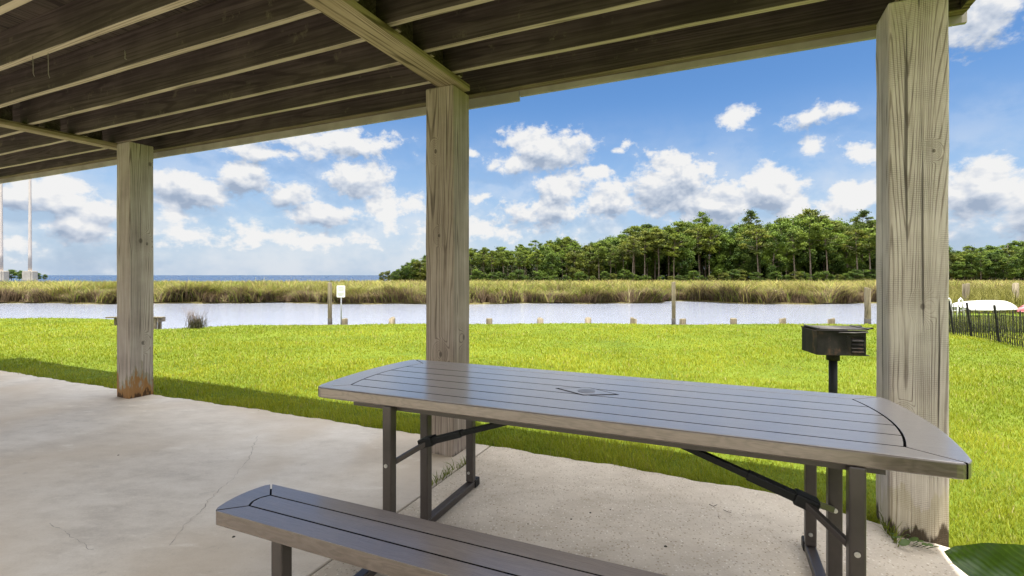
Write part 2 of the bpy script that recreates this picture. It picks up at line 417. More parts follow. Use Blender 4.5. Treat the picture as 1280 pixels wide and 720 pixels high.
post(-9.42, M['post_mid'], JZ, None, 1)
post(-5.61, M['post_rust'], JZ-.01, 'grey weathered post with rust stained foot', 2)
post(-1.755, M['post_mid'], PZ, 'brown grained post behind the table', 3)
post(.945, M['post_near'], PZ, 'pale saw-marked post with rotted foot', 4)
def beam(u0, u1, z0, z1):
    m = MB(); m.box((u0,-.40,z0), (u1,3.07,z1)); return m.build('beam', M['beam'], deck, bevel=.006)
beam(-9.77, -9.655, PZ-.004, JZ-.004); beam(-5.97, -5.845, PZ-.004, JZ-.004); beam(-1.892, -1.712, PZ, JZ-.004); beam(.76, .92, PZ+.002, JZ-.004)
def joist(u0, u1, v0, lab=None):
    m = MB(); rr = random.Random(int(v0*100)+int(u0*10))
    n = 9; vs = []; fs = []; mats = []
    for i in range(n+1):
        u = u0+(u1-u0)*i/n; j = rr.uniform(-.004,.004)
        vs += [(u,v0+j,JZ+rr.uniform(-.001,.001)+.001),(u,v0+.045+j,JZ+.001),(u,v0+.045+j,JT),(u,v0+j,JT)]
    for i in range(n):
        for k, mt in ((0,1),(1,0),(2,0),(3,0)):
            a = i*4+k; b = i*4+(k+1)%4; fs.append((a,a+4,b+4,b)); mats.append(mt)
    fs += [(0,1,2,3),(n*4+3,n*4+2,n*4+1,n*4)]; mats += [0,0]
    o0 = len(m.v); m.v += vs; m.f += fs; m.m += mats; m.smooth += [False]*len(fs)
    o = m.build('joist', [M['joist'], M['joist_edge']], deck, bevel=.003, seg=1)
    return o
for k in range(11):
    v = 2.895-.3425*k
    if v < -.3: break
    joist(-5.99, -1.70, v)
    joist(-1.88, 1.10, v-.072)
    joist(-9.8, -5.84, v+.072)
# bridging along the beams (blocks between the joists) shows as the dark strips behind the beams
for u in (-9.72, -5.92, -1.80):
    for k in range(9):
        v = 2.895-.3425*k
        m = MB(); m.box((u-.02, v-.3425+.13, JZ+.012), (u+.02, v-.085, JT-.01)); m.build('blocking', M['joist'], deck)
m = MB(); m.box((-9.9,3.262,JZ+.004), (1.145,3.305,JT), mats=[1,0,0,0,0,0]); m.box((-9.9,3.307,JZ+.010), (1.147,3.350,JT), mats=[1,0,0,0,0,0])
m.build('rim_joist', [M['joist'], M['rim_edge']], deck, bevel=.003, seg=1)
m = MB(); m.box((1.103,-.40,JZ+.006), (1.143,3.260,JT-.002), mats=[1,0,0,0,0,0]); m.build('rim_joist', [M['joist'], M['rim_edge']], deck, bevel=.003, seg=1)
for (a, b, z) in ((-9.92,-5.44,2.609), (-5.425,-1.985,2.605), (-1.98,-1.45,2.593), (-1.445,1.165,2.624)):
    m = MB(); m.box((a,3.354,z), (b,3.380,2.93)); m.build('fascia', M['fascia'], deck, bevel=.003, seg=1)
m = MB(); x = -9.9
while x < 1.14:
    m.box((x,-.42,JT+.002), (min(x+.143,1.165),3.352,JT+.036)); x += .143
m.build('decking', M['decking'], deck, bevel=.003, seg=1)
# a couple of cobweb strings hang from the joists
for (px, py, L) in ((41,70,.13),(60,66,.16),(156,63,.06)):
    p = at(px, py, 3.0); q = Vector((p.x*U.x+p.y*U.y, p.x*Vv.x+p.y*Vv.y, p.z))
    m = MB(); m.tube([q, q+Vector((.004,0,-L*.5)), q+Vector((-.006,.004,-L*.8)), q+Vector((.02,.0,-L))], .0016, 5); m.build('hanging_string', M['fascia'], deck)

# ------------------------------------------------------------------ patio slabs
JU = -1.62
def edge_v(u):
    base = np.interp(u, [-11,-7.4,-5.4,-4.1,-2.3,-.7,.25,.55,.72,.945,1.15,3.0], [3.06,3.09,3.13,3.18,3.21,3.22,3.19,3.10,3.02,2.885,2.84,2.80])
    return float(base + .010*math.sin(u*7.3)+.008*math.sin(u*17.1+1)+.006*math.sin(u*41))
def slab(name, u0, u1, mat):
    n = int((u1-u0)/.05); us = [u0+(u1-u0)*i/n for i in range(n+1)]
    m = MB(); m.prism([tuple((U*u+Vv*edge_v(u)).xy) for u in us]+[tuple((U*u1+Vv*-2.4).xy), tuple((U*u0+Vv*-2.4).xy)], -.12, 0.0)
    return tag(m.build(name, mat, bevel=.006, seg=2), kind='structure')
slab('patio', -14, JU-.006, M['slab']); slab('patio', JU+.006, 1.0, M['slab_agg'])
m = MB(); p = [tuple((U*a+Vv*b).xy) for a, b in ((JU-.02,-2.3),(JU+.02,-2.3),(JU+.02,3.17),(JU-.02,3.17))]; m.prism(p, -.11, -.012); tag(m.build('joint_soil', M['gap']), kind='structure')
def crack(pix, w):
    m = MB(); rr = random.Random(len(pix)); pts = []
    for (a, b) in zip(pix[:-1], pix[1:]):
        A_, B_ = gd(*a), gd(*b); n = max(2, int((B_-A_).length/.03))
        for i in range(n): pts.append(A_.lerp(B_, i/n)+Vector((rr.gauss(0,.006), rr.gauss(0,.006), 0)))
    for i in range(len(pts)-1):
        d = (pts[i+1]-pts[i]); s_ = Vector((-d.y,d.x,0)).normalized()*w*rr.uniform(.15,1.0)
        a, b = pts[i], pts[i+1]
        m.add([a-s_+Vector((0,0,.0012)), b-s_+Vector((0,0,.0012)), b+s_+Vector((0,0,.0012)), a+s_+Vector((0,0,.0012))], [(0,1,2,3)])
    return tag(m.build('slab_crack', M['crackline']), kind='structure')
crack([(322,545),(311,574),(292,597),(268,618),(255,634),(236,652),(206,688)], .0028)
crack([(60,655),(88,668),(122,690)], .0022)

# ------------------------------------------------------------------ terrain
def lawn_edge(x):
    return float(np.interp(x, [-60,-12.6,-11.2,-9.6,-8.7,-7.6,-6.8,-5,0,9,10.05,22.5,60], [14.5,14.45,14.3,12.6,11.7,12.2,12.65,12.8,12.9,12.85,12.9,27.4,29]))
xs = np.concatenate([np.arange(-60,-14,2.0), np.arange(-14,15,.25), np.arange(15,62,2.0)])
m = MB(); vs = []; fs = []
rows = 26
for x in xs:
    e = lawn_edge(x)
    for j in range(rows):
        t = j/(rows-1); y = -40+(e+40)*(1-(1-t)**2.2)
        z = -.035 + .012*math.sin(x*1.3+y*.9)+.010*math.sin(y*2.1-x*.6)
        if x > 11: z -= .0
        vs.append((x, y, z))
    vs.append((x, e+.01, -.9))
r1 = rows+1
for i in range(len(xs)-1):
    for j in range(rows): fs.append((i*r1+j, (i+1)*r1+j, (i+1)*r1+j+1, i*r1+j+1))
m.add(vs, fs); tag(m.build('ground', M['lawn_soil']), kind='structure')
# wide land sheet behind the viewer out to the horizon
m = MB(); m.add([(-9000,-9000,-.35),(9000,-9000,-.35),(9000,8,-.35),(-9000,8,-.35)], [(0,1,2,3)]); tag(m.build('far_ground', M['lawn_soil']), kind='structure')
WZ = -.55
m = MB(); m.add([(-400,6,WZ),(400,6,WZ),(400,70,WZ),(-400,70,WZ)], [(0,1,2,3)]); tag(m.build('canal_water', M['canal']), kind='structure')
m = MB(); m.add([(-30000,70.02,WZ-.1),(30000,70.02,WZ-.1),(30000,40000,WZ-.1),(-30000,40000,WZ-.1)], [(0,1,2,3)]); tag(m.build('sea', M['sea']), kind='structure')
def bank(x):       # near edge of the marsh across the canal
    b = 30.6 + .5*math.sin(x*.31)+.35*math.sin(x*.83+1)+.22*math.sin(x*2.3) + (.5 if x < -14 else 0)
    b += 3.6*math.exp(-((x-12.0)/2.1)**4)
    return b
def marsh_far(x): return float(np.interp(x, [-300,-90,-45,-35,-20,0,300], [78,80,86,95,150,190,260]))
xs = np.concatenate([np.arange(-300,-60,8.0), np.arange(-60,60,.5), np.arange(60,300,8.0)])
m = MB(); vs = []; fs = []; rows = 14
for x in xs:
    b = bank(x); f_ = marsh_far(x)
    vs.append((x, b-.3, -.75))
    for j in range(rows):
        t = (j/(rows-1))**1.8; y = b+(f_-b)*t
        vs.append((x, y, -.50+.16*min(1,t*6)+(.05*math.sin(x*.7+y*.5))))
    vs.append((x, f_+1, -.8))
r1 = rows+2
for i in range(len(xs)-1):
    for j in range(r1-1): fs.append((i*r1+j, (i+1)*r1+j, (i+1)*r1+j+1, i*r1+j+1))
m.add(vs, fs); tag(m.build('marsh_ground', M['marsh_soil']), kind='structure')

# ------------------------------------------------------------------ grass blades
def vnoise(x, y, s, seed):
    r = np.random.default_rng(seed); g = r.random((64,64))
    xf = x/s; yf = y/s; xi = np.floor(xf).astype(int); yi = np.floor(yf).astype(int); fx = xf-xi; fy = yf-yi
    fx = fx*fx*(3-2*fx); fy = fy*fy*(3-2*fy)
    q = lambda a, b: g[a % 64, b % 64]
    return (q(xi,yi)*(1-fx)+q(xi+1,yi)*fx)*(1-fy)+(q(xi,yi+1)*(1-fx)+q(xi+1,yi+1)*fx)*fy
def blades(name, P, h, w, lean, tint, mat, parent=None, curl=.5, ang=None):
    """one bent blade (quad + tip triangle) per point"""
    n = len(P); a = rng.uniform(0, 2*np.pi, n) if ang is None else ang; d = np.stack([np.cos(a), np.sin(a), np.zeros(n)], 1)
    s = np.stack([-np.sin(a+rng.normal(0,.5,n)), np.cos(a), np.zeros(n)], 1)
    h = h[:,None]; w = w[:,None]*.5; lean = lean[:,None]
    up = np.array([[0,0,1.0]])
    mid = P+up*h*.55+d*h*lean*.35; tip = P+up*h*(1-curl*lean*.35)+d*h*lean
    V = np.stack([P-s*w, P+s*w, mid+s*w*.8, mid-s*w*.8, tip], 1).reshape(-1,3)
    b = (np.arange(n)*5)[:,None]
    Q = b+np.array([[0,1,2,3]]); T = b+np.array([[3,2,4]])
    return npmesh(name, V, [Q, T], mat, np.repeat(tint, 5, 0), parent)
def lerp3(a, b, t): return np.array(a)[None]*(1-t[:,None])+np.array(b)[None]*t[:,None]
def slab_mask(X, Y):
    u = X*U.x+Y*U.y; v = X*Vv.x+Y*Vv.y
    ev = np.interp(u, [-11,-7.4,-5.4,-4.1,-2.3,-.7,.25,.55,.72,.945,1.15,3.0], [3.06,3.09,3.13,3.18,3.21,3.22,3.19,3.10,3.02,2.885,2.84,2.80])
    out = (v > ev+rng.normal(.004,.012,len(X))) | (u > 1.0+rng.normal(0,.01,len(X)))
    post_ = (np.abs(u-.829) < .125) & (np.abs(v-3.02) < .125)
    return out & ~post_, v-ev
def lawn_points(n, y0, y1, power):
    # more blades where the picture shows them larger
    t = rng.random(n); Y = y0*(y1/y0)**(t**power)
    X = rng.uniform(-1.22, 1.22, n)*Y
    return X, Y
def lawn(n, y0, y1, hh, ww, power=1.0):
    X, Y = lawn_points(n, y0, y1, power)
    ok, dv = slab_mask(X, Y)
    le = np.interp(X, [-60,-12.6,-11.2,-9.6,-8.7,-7.6,-6.8,-5,0,9,10.05,22.5,60], [14.5,14.45,14.3,12.6,11.7,12.2,12.65,12.8,12.9,12.85,12.9,27.4,29])
    ok &= Y < le-.02
    X, Y, dv = X[ok], Y[ok], dv[ok]; n = len(X)
    big = vnoise(X, Y, .9, 3); med = vnoise(X, Y, .22, 4); huge = vnoise(X, Y*.6, 3.3, 5)
    near = np.clip(1-dv/.35, 0, 1)                       # unmown fringe beside the concrete
    h = hh*(.55+.5*rng.random(n)+.5*(med-.5)+.25*(big-.5))*(1+.75*near)
    t = np.clip(.42+.55*(big-.5)+.35*(med-.5)+.55*(huge-.5)+rng.normal(0,.09,n), 0, 1)
    c = lerp3((.165,.215,.011), (.33,.345,.020), t)
    dry = rng.random(n) < .03+.08*np.clip(med-.55,0,1); c[dry] = lerp3((.30,.26,.09), (.36,.30,.12), rng.random(dry.sum()))
    z = -.035+.012*np.sin(X*1.3+Y*.9)+.010*np.sin(Y*2.1-X*.6)
    P = np.stack([X, Y, z-.004], 1)
    w = ww*(.7+.6*rng.random(n))*np.clip(Y/4.0, .8, 4)
    return blades('lawn_grass', P, h, w, np.clip(rng.normal(.50,.2,n),.05,1.1), c, M['grass'])
lg = lawn(420000, 2.2, 15.0, .050, .0044)
tag(lg, 'short mown yellow-green lawn grass between patio and canal', 'grass', kind='stuff')

def reeds():
    n = 230000
    Y0 = 30*(95/30.)**(rng.random(n)**1.9)
    X = rng.uniform(-1.25, 1.25, n)*Y0*(1.0)
    bk = np.array([bank(x) for x in X]); far = np.interp(X, [-300,-90,-45,-35,-20,0,300], [78,80,86,95,150,190,260])
    Y = np.maximum(Y0, bk+rng.exponential(.45, n)+.5*(vnoise(X,X*0+3,.9,18)-.5))
    ok = (Y < far) & (Y < bk+75) & (vnoise(X, Y, .8, 15)+.25*rng.random(n) > .28)
    X, Y, bk = X[ok], Y[ok], bk[ok]; n = len(X)
    big = vnoise(X, Y, 3.6, 11); med = vnoise(X, Y, 1.1, 12); huge = vnoise(X, Y*.5, 11, 13)
    front = np.clip(1-(Y-bk)/1.6, 0, 1)
    z = -.47+.14*np.clip((Y-bk)/8,0,1)
    sm = vnoise(X, Y, .55, 14); cl = vnoise(X, Y, 1.5, 16); h = (1.02+.28*rng.random(n)+.55*(big-.5)+.95*(med-.5)+.55*(sm-.5)+.5*(cl-.5))*(1-.55*front*rng.random(n))
    tall = rng.random(n) < .012; h[tall] *= 1.22
    h = (h*.86)*(1-.30*np.clip((Y-36)/30,0,1))
    t = np.clip(.5+.7*(big-.5)+.9*(cl-.5)+.5*(huge-.5)+rng.normal(0,.16,n), 0, 1)
    c = lerp3((.14,.12,.040), (.385,.335,.095), t)
    br = rng.random(n) < (.14+.60*front+1.1*np.clip(.47-cl,0,1)); c[br] = lerp3((.060,.040,.022), (.18,.125,.070), rng.random(br.sum()))
    gr = (rng.random(n) < .28+.9*np.clip(huge-.42,0,1)) & ~br; c[gr] = lerp3((.10,.135,.018), (.23,.27,.040), rng.random(gr.sum()))
    pale = (rng.random(n) < .05) & ~br; c[pale] = (.36,.31,.16)
    P = np.stack([X, Y, z], 1)
    w = .030*(.6+.9*rng.random(n))*(Y/31)**.8
    return blades('marsh_grass', P, h, w, np.clip(.35+.75*cl+rng.normal(0,.25,n),.03,1.5), c, M['reed'], ang=2*np.pi*2*vnoise(X,Y,1.3,17)+rng.normal(0,.75,n))
tag(reeds(), 'tall tawny and green marsh grass across the canal', 'marsh grass', kind='stuff')

# ------------------------------------------------------------------ trees
def leaf_quads(C, size, n_rng, flat=.5):
    n = len(C)
    a = n_rng.normal(0,1,(n,3)); a[:,2] *= flat; a /= np.linalg.norm(a,axis=1,keepdims=True)
    b = n_rng.normal(0,1,(n,3)); b -= a*(a*b).sum(1,keepdims=True); b /= np.linalg.norm(b,axis=1,keepdims=True)
    s = (size*(.55+.9*n_rng.random(n)))[:,None]
    V = np.stack([C-a*s*.5-b*s*.18, C+a*s*.1-b*s*.34, C+a*s*.6, C-a*s*.05+b*s*.34], 1).reshape(-1,3)
    return V, (np.arange(n)*4)[:,None]+np.array([[0,1,2,3]])
def make_tree(seed, Ht, kind):
    r = np.random.default_rng(seed); rr = random.Random(seed)
    m = MB(); lean = (rr.uniform(-.5,.5), rr.uniform(-.4,.4))
    axis = lambda t: Vector((lean[0]*t*t+.12*math.sin(t*5+seed), lean[1]*t*t, Ht*t))
    r0 = Ht*.0135
    m.tube([axis(i/9*.97) for i in range(10)], [r0*(1-.85*i/9)+.02 for i in range(10)], 7)
    clumps = []
    if kind == 'pine':
        base = rr.uniform(.40,.58); k = rr.randint(32,46)
        for i in range(k):
            t = base+(1.0-base)*((i+rr.random())/k)
            e = math.sin(min(1,max(0,(t-base)/(1-base)))*math.pi*.80+.42)
            rad = Ht*.235*max(.16,e)*rr.uniform(.2,1.25); an = rr.uniform(0,6.283)
            p = axis(t)+Vector((math.cos(an)*rad, math.sin(an)*rad, rr.uniform(-.2,.7)))
            clumps.append((p, Ht*rr.uniform(.034,.080), rr.uniform(.35,.6), t))
            if rr.random() < .75: m.tube([axis(max(base*.9,t-.05)), axis(t).lerp(p,.55)-Vector((0,0,.15)), p], [.07,.045,.02], 5)
    else:
        k = rr.randint(30,40)
        for i in range(k):
            t = .16+.80*((i+rr.random())/k)
            e = math.sin((t-.05)/.97*math.pi)**.6
            rad = Ht*.27*e*rr.uniform(.3,1.05); an = rr.uniform(0,6.283)
            p = axis(t)+Vector((math.cos(an)*rad, math.sin(an)*rad, 0))
            clumps.append((p, Ht*rr.uniform(.06,.105), .7, t))
            if rr.random() < .4: m.tube([axis(t*.85), p], [.07,.02], 5)
    Cs = []; T = []
    for (p, s, fl, t) in clumps:
        n = int(240*(s/ (Ht*.065))**1.6)
        q = r.normal(0,1,(n,3)); q /= np.linalg.norm(q,axis=1,keepdims=True); q *= (r.random(n)**.55*(1+.9*(r.random(n) < .16)*r.random(n)))[:,None]
        q *= np.array([[s,s,s*fl]])*(1+.35*r.normal(0,1,(n,1))*.6)
        Cs.append(q+np.array(p)[None])
        base_t = rr.uniform(.0,1.0); T.append(np.clip(base_t+r.normal(0,.18,n),0,1))
    C = np.concatenate(Cs); T = np.concatenate(T)
    V, Q = leaf_quads(C, np.full(len(C), Ht*.0185 if kind=='pine' else Ht*.024), r, .8)
    if kind == 'pine': col = lerp3((.044,.070,.012), (.215,.245,.036), T)
    else: col = lerp3((.036,.060,.012), (.170,.200,.033), T)
    col = col*np.array([[r.uniform(.82,1.08), r.uniform(.95,1.2), r.uniform(.8,1.2)]])
    return m, V, Q, np.repeat(col,4,0)
def tree_proto(seed, Ht, kind):
    root = empty('pine_tree' if kind == 'pine' else 'broadleaf_tree')
    m, V, Q, col = make_tree(seed, Ht, kind)
    m.build('trunk', M['bark'], root); npmesh('crown', V, Q, M['leaf'], col, root)
    return root
PINE = [(tree_proto(100+i, 16.0, 'pine'), 16.0) for i in range(9)]
BROAD = [(tree_proto(200+i, 10.0, 'broad'), 10.0) for i in range(6)]
used = set()
def put_tree(src, px, top, Y, base_z=-.35, label=None, group=None, wide=1.0):
    proto, Ht = src
    if id(proto) in used: o = copy_tree(proto)
    else: o = proto; used.add(id(proto))
    h = (H+(344-top)/F*Y)-base_z
    s = h/Ht; o.location = ((px-640)/F*Y, Y, base_z); o.scale = (s*wide, s*wide, s); o.rotation_euler = (0,0,random.uniform(0,6.28))
    tag(o, label, 'tree', group); return o
prof_x = [474,486,500,515,530,545,560,600,640,680,700,740,780,810,840,880,920,960,1000,1030,1060,1090,1110]
prof_y = [343,337,331,325,318,315,313,311,308,302,299,300,291,281,280,279,284,280,270,272,282,275,280]
def prof(x): return float(np.interp(x, prof_x, prof_y))
# rows of the wood, near to far
for row, (Y, step, kind_p, lowr) in enumerate([(104,15,.80,(2,15)), (111,14,.65,(-2,9)), (119,13,.5,(-2,8)), (128,13,.4,(0,10))]):
    x = 560+row*4 if row else 566
    while x < 1112:
        top = prof(x)+random.uniform(*lowr)
        k = random.random() < kind_p and x > 575
        src = random.choice(PINE) if k else random.choice(BROAD)
        if row == 0 and random.random() < .25: top += random.uniform(4,16)
        put_tree(src, x+random.uniform(-4,4), min(top,338), Y+random.uniform(-3,3), -.35,
                 ('bare trunked pine in the wood across the canal' if k else 'dark leafy tree in the wood across the canal'),
                 ('pines of the wood' if k else 'leafy trees of the wood'), wide=random.uniform(.9,1.2) if k else random.uniform(.85,1.15))
        x += step*random.uniform(.7,1.3)
# the low end of the wood running out to the left
x = 478
while x < 566:
    put_tree(random.choice(BROAD), x, min(340, prof(x)+random.uniform(-1,5)), 112+random.uniform(-4,6), -.35, 'low leafy tree at the seaward left end of the wood', 'low trees at the end of the wood', wide=1.25)
    x += 8*random.uniform(.8,1.2)
# tall wispy ones standing above the rest
for (px, top, Y) in ((878,268,116), (938,266,118), (1012,263,113), (1078,266,114)):
    put_tree(random.choice(PINE), px, top, Y, -.35, 'tall pine whose crown tops the rest of the wood', 'tallest pines of the wood', wide=.85)
# low bushes along the foot of the wood
for i in range(46):
    px = 580+i*11.6+random.uniform(-5,5)
    put_tree(random.choice(BROAD), px, random.uniform(336,345), random.uniform(98,101), -.45, 'low green bush along the foot of the wood', 'bushes at the foot of the wood', wide=1.7)
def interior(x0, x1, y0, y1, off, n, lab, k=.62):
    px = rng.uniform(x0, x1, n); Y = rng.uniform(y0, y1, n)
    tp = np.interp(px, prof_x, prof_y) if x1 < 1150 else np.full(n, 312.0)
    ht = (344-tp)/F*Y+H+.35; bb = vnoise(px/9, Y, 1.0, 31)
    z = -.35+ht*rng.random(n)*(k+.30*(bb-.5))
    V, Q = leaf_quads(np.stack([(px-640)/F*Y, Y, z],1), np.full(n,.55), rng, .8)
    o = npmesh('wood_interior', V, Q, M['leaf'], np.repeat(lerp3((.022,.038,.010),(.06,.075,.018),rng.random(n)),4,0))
    return tag(o, lab, 'undergrowth', kind='stuff')
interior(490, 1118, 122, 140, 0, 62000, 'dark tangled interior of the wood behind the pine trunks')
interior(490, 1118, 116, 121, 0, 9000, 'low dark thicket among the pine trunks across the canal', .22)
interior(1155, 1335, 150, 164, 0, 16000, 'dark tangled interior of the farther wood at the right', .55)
# further wood seen right of the near post
for row, (Y, lo) in enumerate([(136,(8,22)), (146,(2,12)), (158,(-1,8))]):
    x = 1168
    while x < 1330:
        top = np.interp(x, [1160,1187,1230,1255,1280,1330], [308,308,307,305,299,296])+random.uniform(*lo)
        k = random.random() < .25
        put_tree(random.choice(PINE) if k else random.choice(BROAD), x, top, Y+random.uniform(-3,3), -.35,
                 'pine of the farther wood right of the near post' if k else 'dark leafy tree of the farther wood right of the near post',
                 'pines of the farther wood' if k else 'leafy trees of the farther wood', wide=1.1)
        x += 10*random.uniform(.8,1.25)
# small dark trees on the shore behind the masts
for (px, top, w) in ((14,337,1.3),(24,338,1.2),(31,339,1.3),(48,341,1.2),(56,343,1.1)):
    put_tree(random.choice(BROAD), px, top, 175+random.uniform(-4,4), -.5, 'small dark tree on the shore beside the white masts', 'shore trees by the masts', wide=w*1.3)
for p in PINE+BROAD:
    if id(p[0]) not in used:
        for c in list(p[0].children): bpy.data.objects.remove(c)
        bpy.data.objects.remove(p[0])

# ------------------------------------------------------------------ white masts on the shore
def mast(px, lab):
    Y = 160.0; X = (px-640)/F*Y; o = empty('white_mast', (X, Y, -.5)); tag(o, lab, 'mast', None)
    m = MB(); n = 10; Hm = 44
    m.tube([(0,0,3.0+Hm*i/8) for i in range(9)], [.52-.28*i/8 for i in range(9)], 12); m.build('shaft', M['mast'], o)
    m = MB(); m.box((-1.15,-1.1,0), (1.15,1.1,3.2)); m.box((-1.75,-.9,0), (-1.17,.9,3.05)); m.box((1.17,-.9,0), (1.75,.9,3.05)); m.build('footing', M['mast_base'], o, bevel=.06)
mast(37.5, 'tall white tapering mast right of its twin, on the far shore'); mast(1.5, 'tall white mast at the very left edge of the photo')

# ------------------------------------------------------------------ bulkhead, pilings and poles at the lawn edge
def cyl_obj(name, x, y, z0, z1, r, parent=None, mat=None, seed=0, chamfer=.012, n=14):
    rr = random.Random(seed); m = MB()
    zs = [z0, z0+(z1-z0)*.3, z0+(z1-z0)*.65, z1-chamfer, z1]; rs = [r*1.03, r, r*.99, r*.98, r*.90]
    m.tube([(x+rr.uniform(-.004,.004), y+rr.uniform(-.004,.004), z) for z in zs], rs, n); return m.build(name, mat or M['piling'], parent)
bw = MB(); pxs = np.arange(-8.5, 10.5, .5)
for i in range(len(pxs)-1):
    a, b = pxs[i], pxs[i+1]; ya, yb = lawn_edge(a)+.035, lawn_edge(b)+.035
    bw.add([(a,ya,-.85),(b,yb,-.85),(b,yb,-.05),(a,ya,-.05),(a,ya+.04,-.85),(b,yb+.04,-.85),(b,yb+.04,-.05),(a,ya+.04,-.05)], [(0,1,2,3),(7,6,5,4),(3,2,6,7)])
tag(bw.build('bulkhead_wall', M['bulkhead']), 'low board bulkhead holding the lawn edge above the canal', 'retaining wall')
hd = [(430.5,'first low piling head right of the white sign'), (490,None),(611.5,'low piling head just right of the middle post'),(675.5,None),(735,None),(792,None),(853.5,'low piling head beside the tall mid canal pole'),(917,None),(978,None),(1039,'low piling head directly behind the grill')]
names = {490:'low piling head left of the middle post',675.5:'low piling head, second right of the middle post',735:'low piling head, third right of the middle post',792:'low piling head left of the tall mid canal pole',917:'low piling head, first right past the mid canal pole',978:'low piling head left of the grill'}
for i, (px, lab) in enumerate(hd):
    Y = 13.06; top = 398.0+ (0.5 if i % 3 == 0 else 0); p = at(px, top, Y)
    o = cyl_obj('bulkhead_piling', p.x, p.y, -1.0, p.z, .088, seed=i)
    tag(o, lab or names[px], 'piling', 'low piling heads along the lawn edge')
def pole(px, top, Y, r, lab, z0=-1.0, band=True):
    p = at(px, top, Y); o = empty('mooring_pole', (p.x, Y, 0)); tag(o, lab, 'pole', 'mooring poles along the canal')
    cyl_obj('shaft', 0, 0, z0, p.z, r, o, seed=int(px))
    if band: m = MB(); m.tube([(0,0,-.35),(0,0,.10)], r*1.07, 14); m.build('dark_collar', M['piling_wet'], o)
pole(412.5, 353.5, 13.1, .056, 'grey wooden pole standing left of the white sign')
pole(842, 352.5, 13.1, .052, 'tall wooden pole in mid canal edge, left of the grill')
pole(1084.5, 360, 13.0, .075, 'thicker pale pole between grill and near post')
pole(1207.5, 354.5, 17.5, .105, 'grey pole behind the overturned white boat near its left end', band=False)
pole(1269.5, 354.5, 18.0, .095, 'grey pole behind the right end of the overturned white boat', band=False)

# sign
sp = at(426.5, 404, 12.95); sign = empty('notice_sign', (sp.x, 12.95, 0)); tag(sign, 'small white notice sign on a thin grey post at the lawn edge', 'sign')
m = MB(); m.tube([(0,0,-.3),(0,0,.98)], .017, 8); m.build('sign_post', M['galv'], sign)
m = MB(); m.prism([(-.113+.02,-.16),(.113-.02,-.16),(.113,-.14),(.113,.14),(.113-.02,.16),(-.113+.02,.16),(-.113,.14),(-.113,-.14)], 0, .006)
pl = m.build('sign_panel', M['white'], sign); pl.rotation_euler = (R(90),0,0); pl.location = (0,-.02,.835)
m = MB()
for (x0,x1,z) in ((-.07,.07,.11),(-.085,.085,.07),(-.06,.065,.035),(-.085,.085,-.045),(-.08,.08,-.075),(-.07,.05,-.105)): m.box((x0,-.0285,.835+z-.006), (x1,-.0262,.835+z+.006))
m.build('printed_lines', M['signgrey'], sign)

# small dock by the left post
dk = empty('small_dock', (-9.9,12.45,0)); tag(dk, 'small grey plank dock at the water behind the rust-footed post', 'dock')
m = MB()
for i in range(1): m.box((-.56,-.05+i*.15,.165), (.90,.09+i*.15,.195))
m.build('deck_plank', M['piling'], dk, bevel=.004)
for (x, y) in ((.70,.0),(.70,.15),(-.40,.1)):
    m = MB(); m.box((x-.03,y-.03,-1.0), (x+.03,y+.03,.163)); m.build('leg', M['piling'], dk)
m = MB(); m.box((.76,-.04,.06), (.80,.22,.163)); m.build('brace', M['bulkhead'], dk)

# twiggy shrub at the water's edge
sh = empty('twiggy_shrub', (*gd(245,409).xy, -.04)); tag(sh, 'sparse purplish twiggy shrub at the water edge right of the rust-footed post', 'shrub')
m = MB()
for i in range(70):
    a = random.uniform(0,6.28); b0 = Vector((random.gauss(0,.09), random.gauss(0,.05), 0)); h = random.uniform(.22,.56); ln = random.gauss(0,.16)
    p1 = b0+Vector((ln*.45,random.gauss(0,.03),h*.55)); p2 = b0+Vector((ln+.1*np.sign(b0.x)*random.random(),random.gauss(0,.06),h))
    m.tube([b0,p1,p2], [.005,.004,.0015], 4)
    if random.random() < .6: m.tube([p1, p1+Vector((random.gauss(0,.06),random.gauss(0,.03),h*.35))], [.003,.001], 4)
m.build('twigs', M['twig'], sh)
n = 260; P = np.stack([rng.normal(.02,.10,n), rng.normal(0,.06,n), rng.random(n)*.10], 1)
blades('leaves', P, .07+.20*rng.random(n), .007+.006*rng.random(n), np.clip(rng.normal(.3,.2,n),0,1), lerp3((.05,.05,.03),(.12,.11,.05),rng.random(n)), M['reed'], sh)

# ------------------------------------------------------------------ snow fence, weeds, boat and rails at the right
fp = [at(1100,417,11.9), at(1195,417,10.6), at(1235,424,9.6), at(1270,432,8.75), at(1330,445,7.6), at(1400,460,6.6)]
fp = [Vector((p.x,p.y,0)) for p in fp]
fp[0] = Vector((9.95,11.9,0))
fence = empty('snow_fence', tuple(fp[2])); tag(fence, 'leaning black slatted snow fence across the lawn at the right', 'fence')
L = [0]
for a, b in zip(fp[:-1], fp[1:]): L.append(L[-1]+(b-a).length)
def fpt(s):
    for i in range(len(L)-1):
        if s <= L[i+1]: return fp[i].lerp(fp[i+1], (s-L[i])/(L[i+1]-L[i]))-fp[2]
    return fp[-1]-fp[2]
m = MB(); s = 0; leanv = Vector((-.16,-.10,0))
while s < L[-1]:
    b = fpt(s); hgt = .60+.05*math.sin(s*2.1)+random.uniform(-.03,.03); j = Vector((random.gauss(0,.010),random.gauss(0,.01),0))
    m.bar(b+Vector((0,0,-.03)), b+leanv*hgt+j+Vector((0,0,hgt)), .030, .008, up=(.6,-.8,0)); s += .072
for zz in (.13,.30,.52):
    m.tube([fpt(s_)+leanv*zz+Vector((0,0,zz)) for s_ in np.arange(0,L[-1],.25)], .0045, 5)
m.build('slat_panel', M['fencewood'], fence)
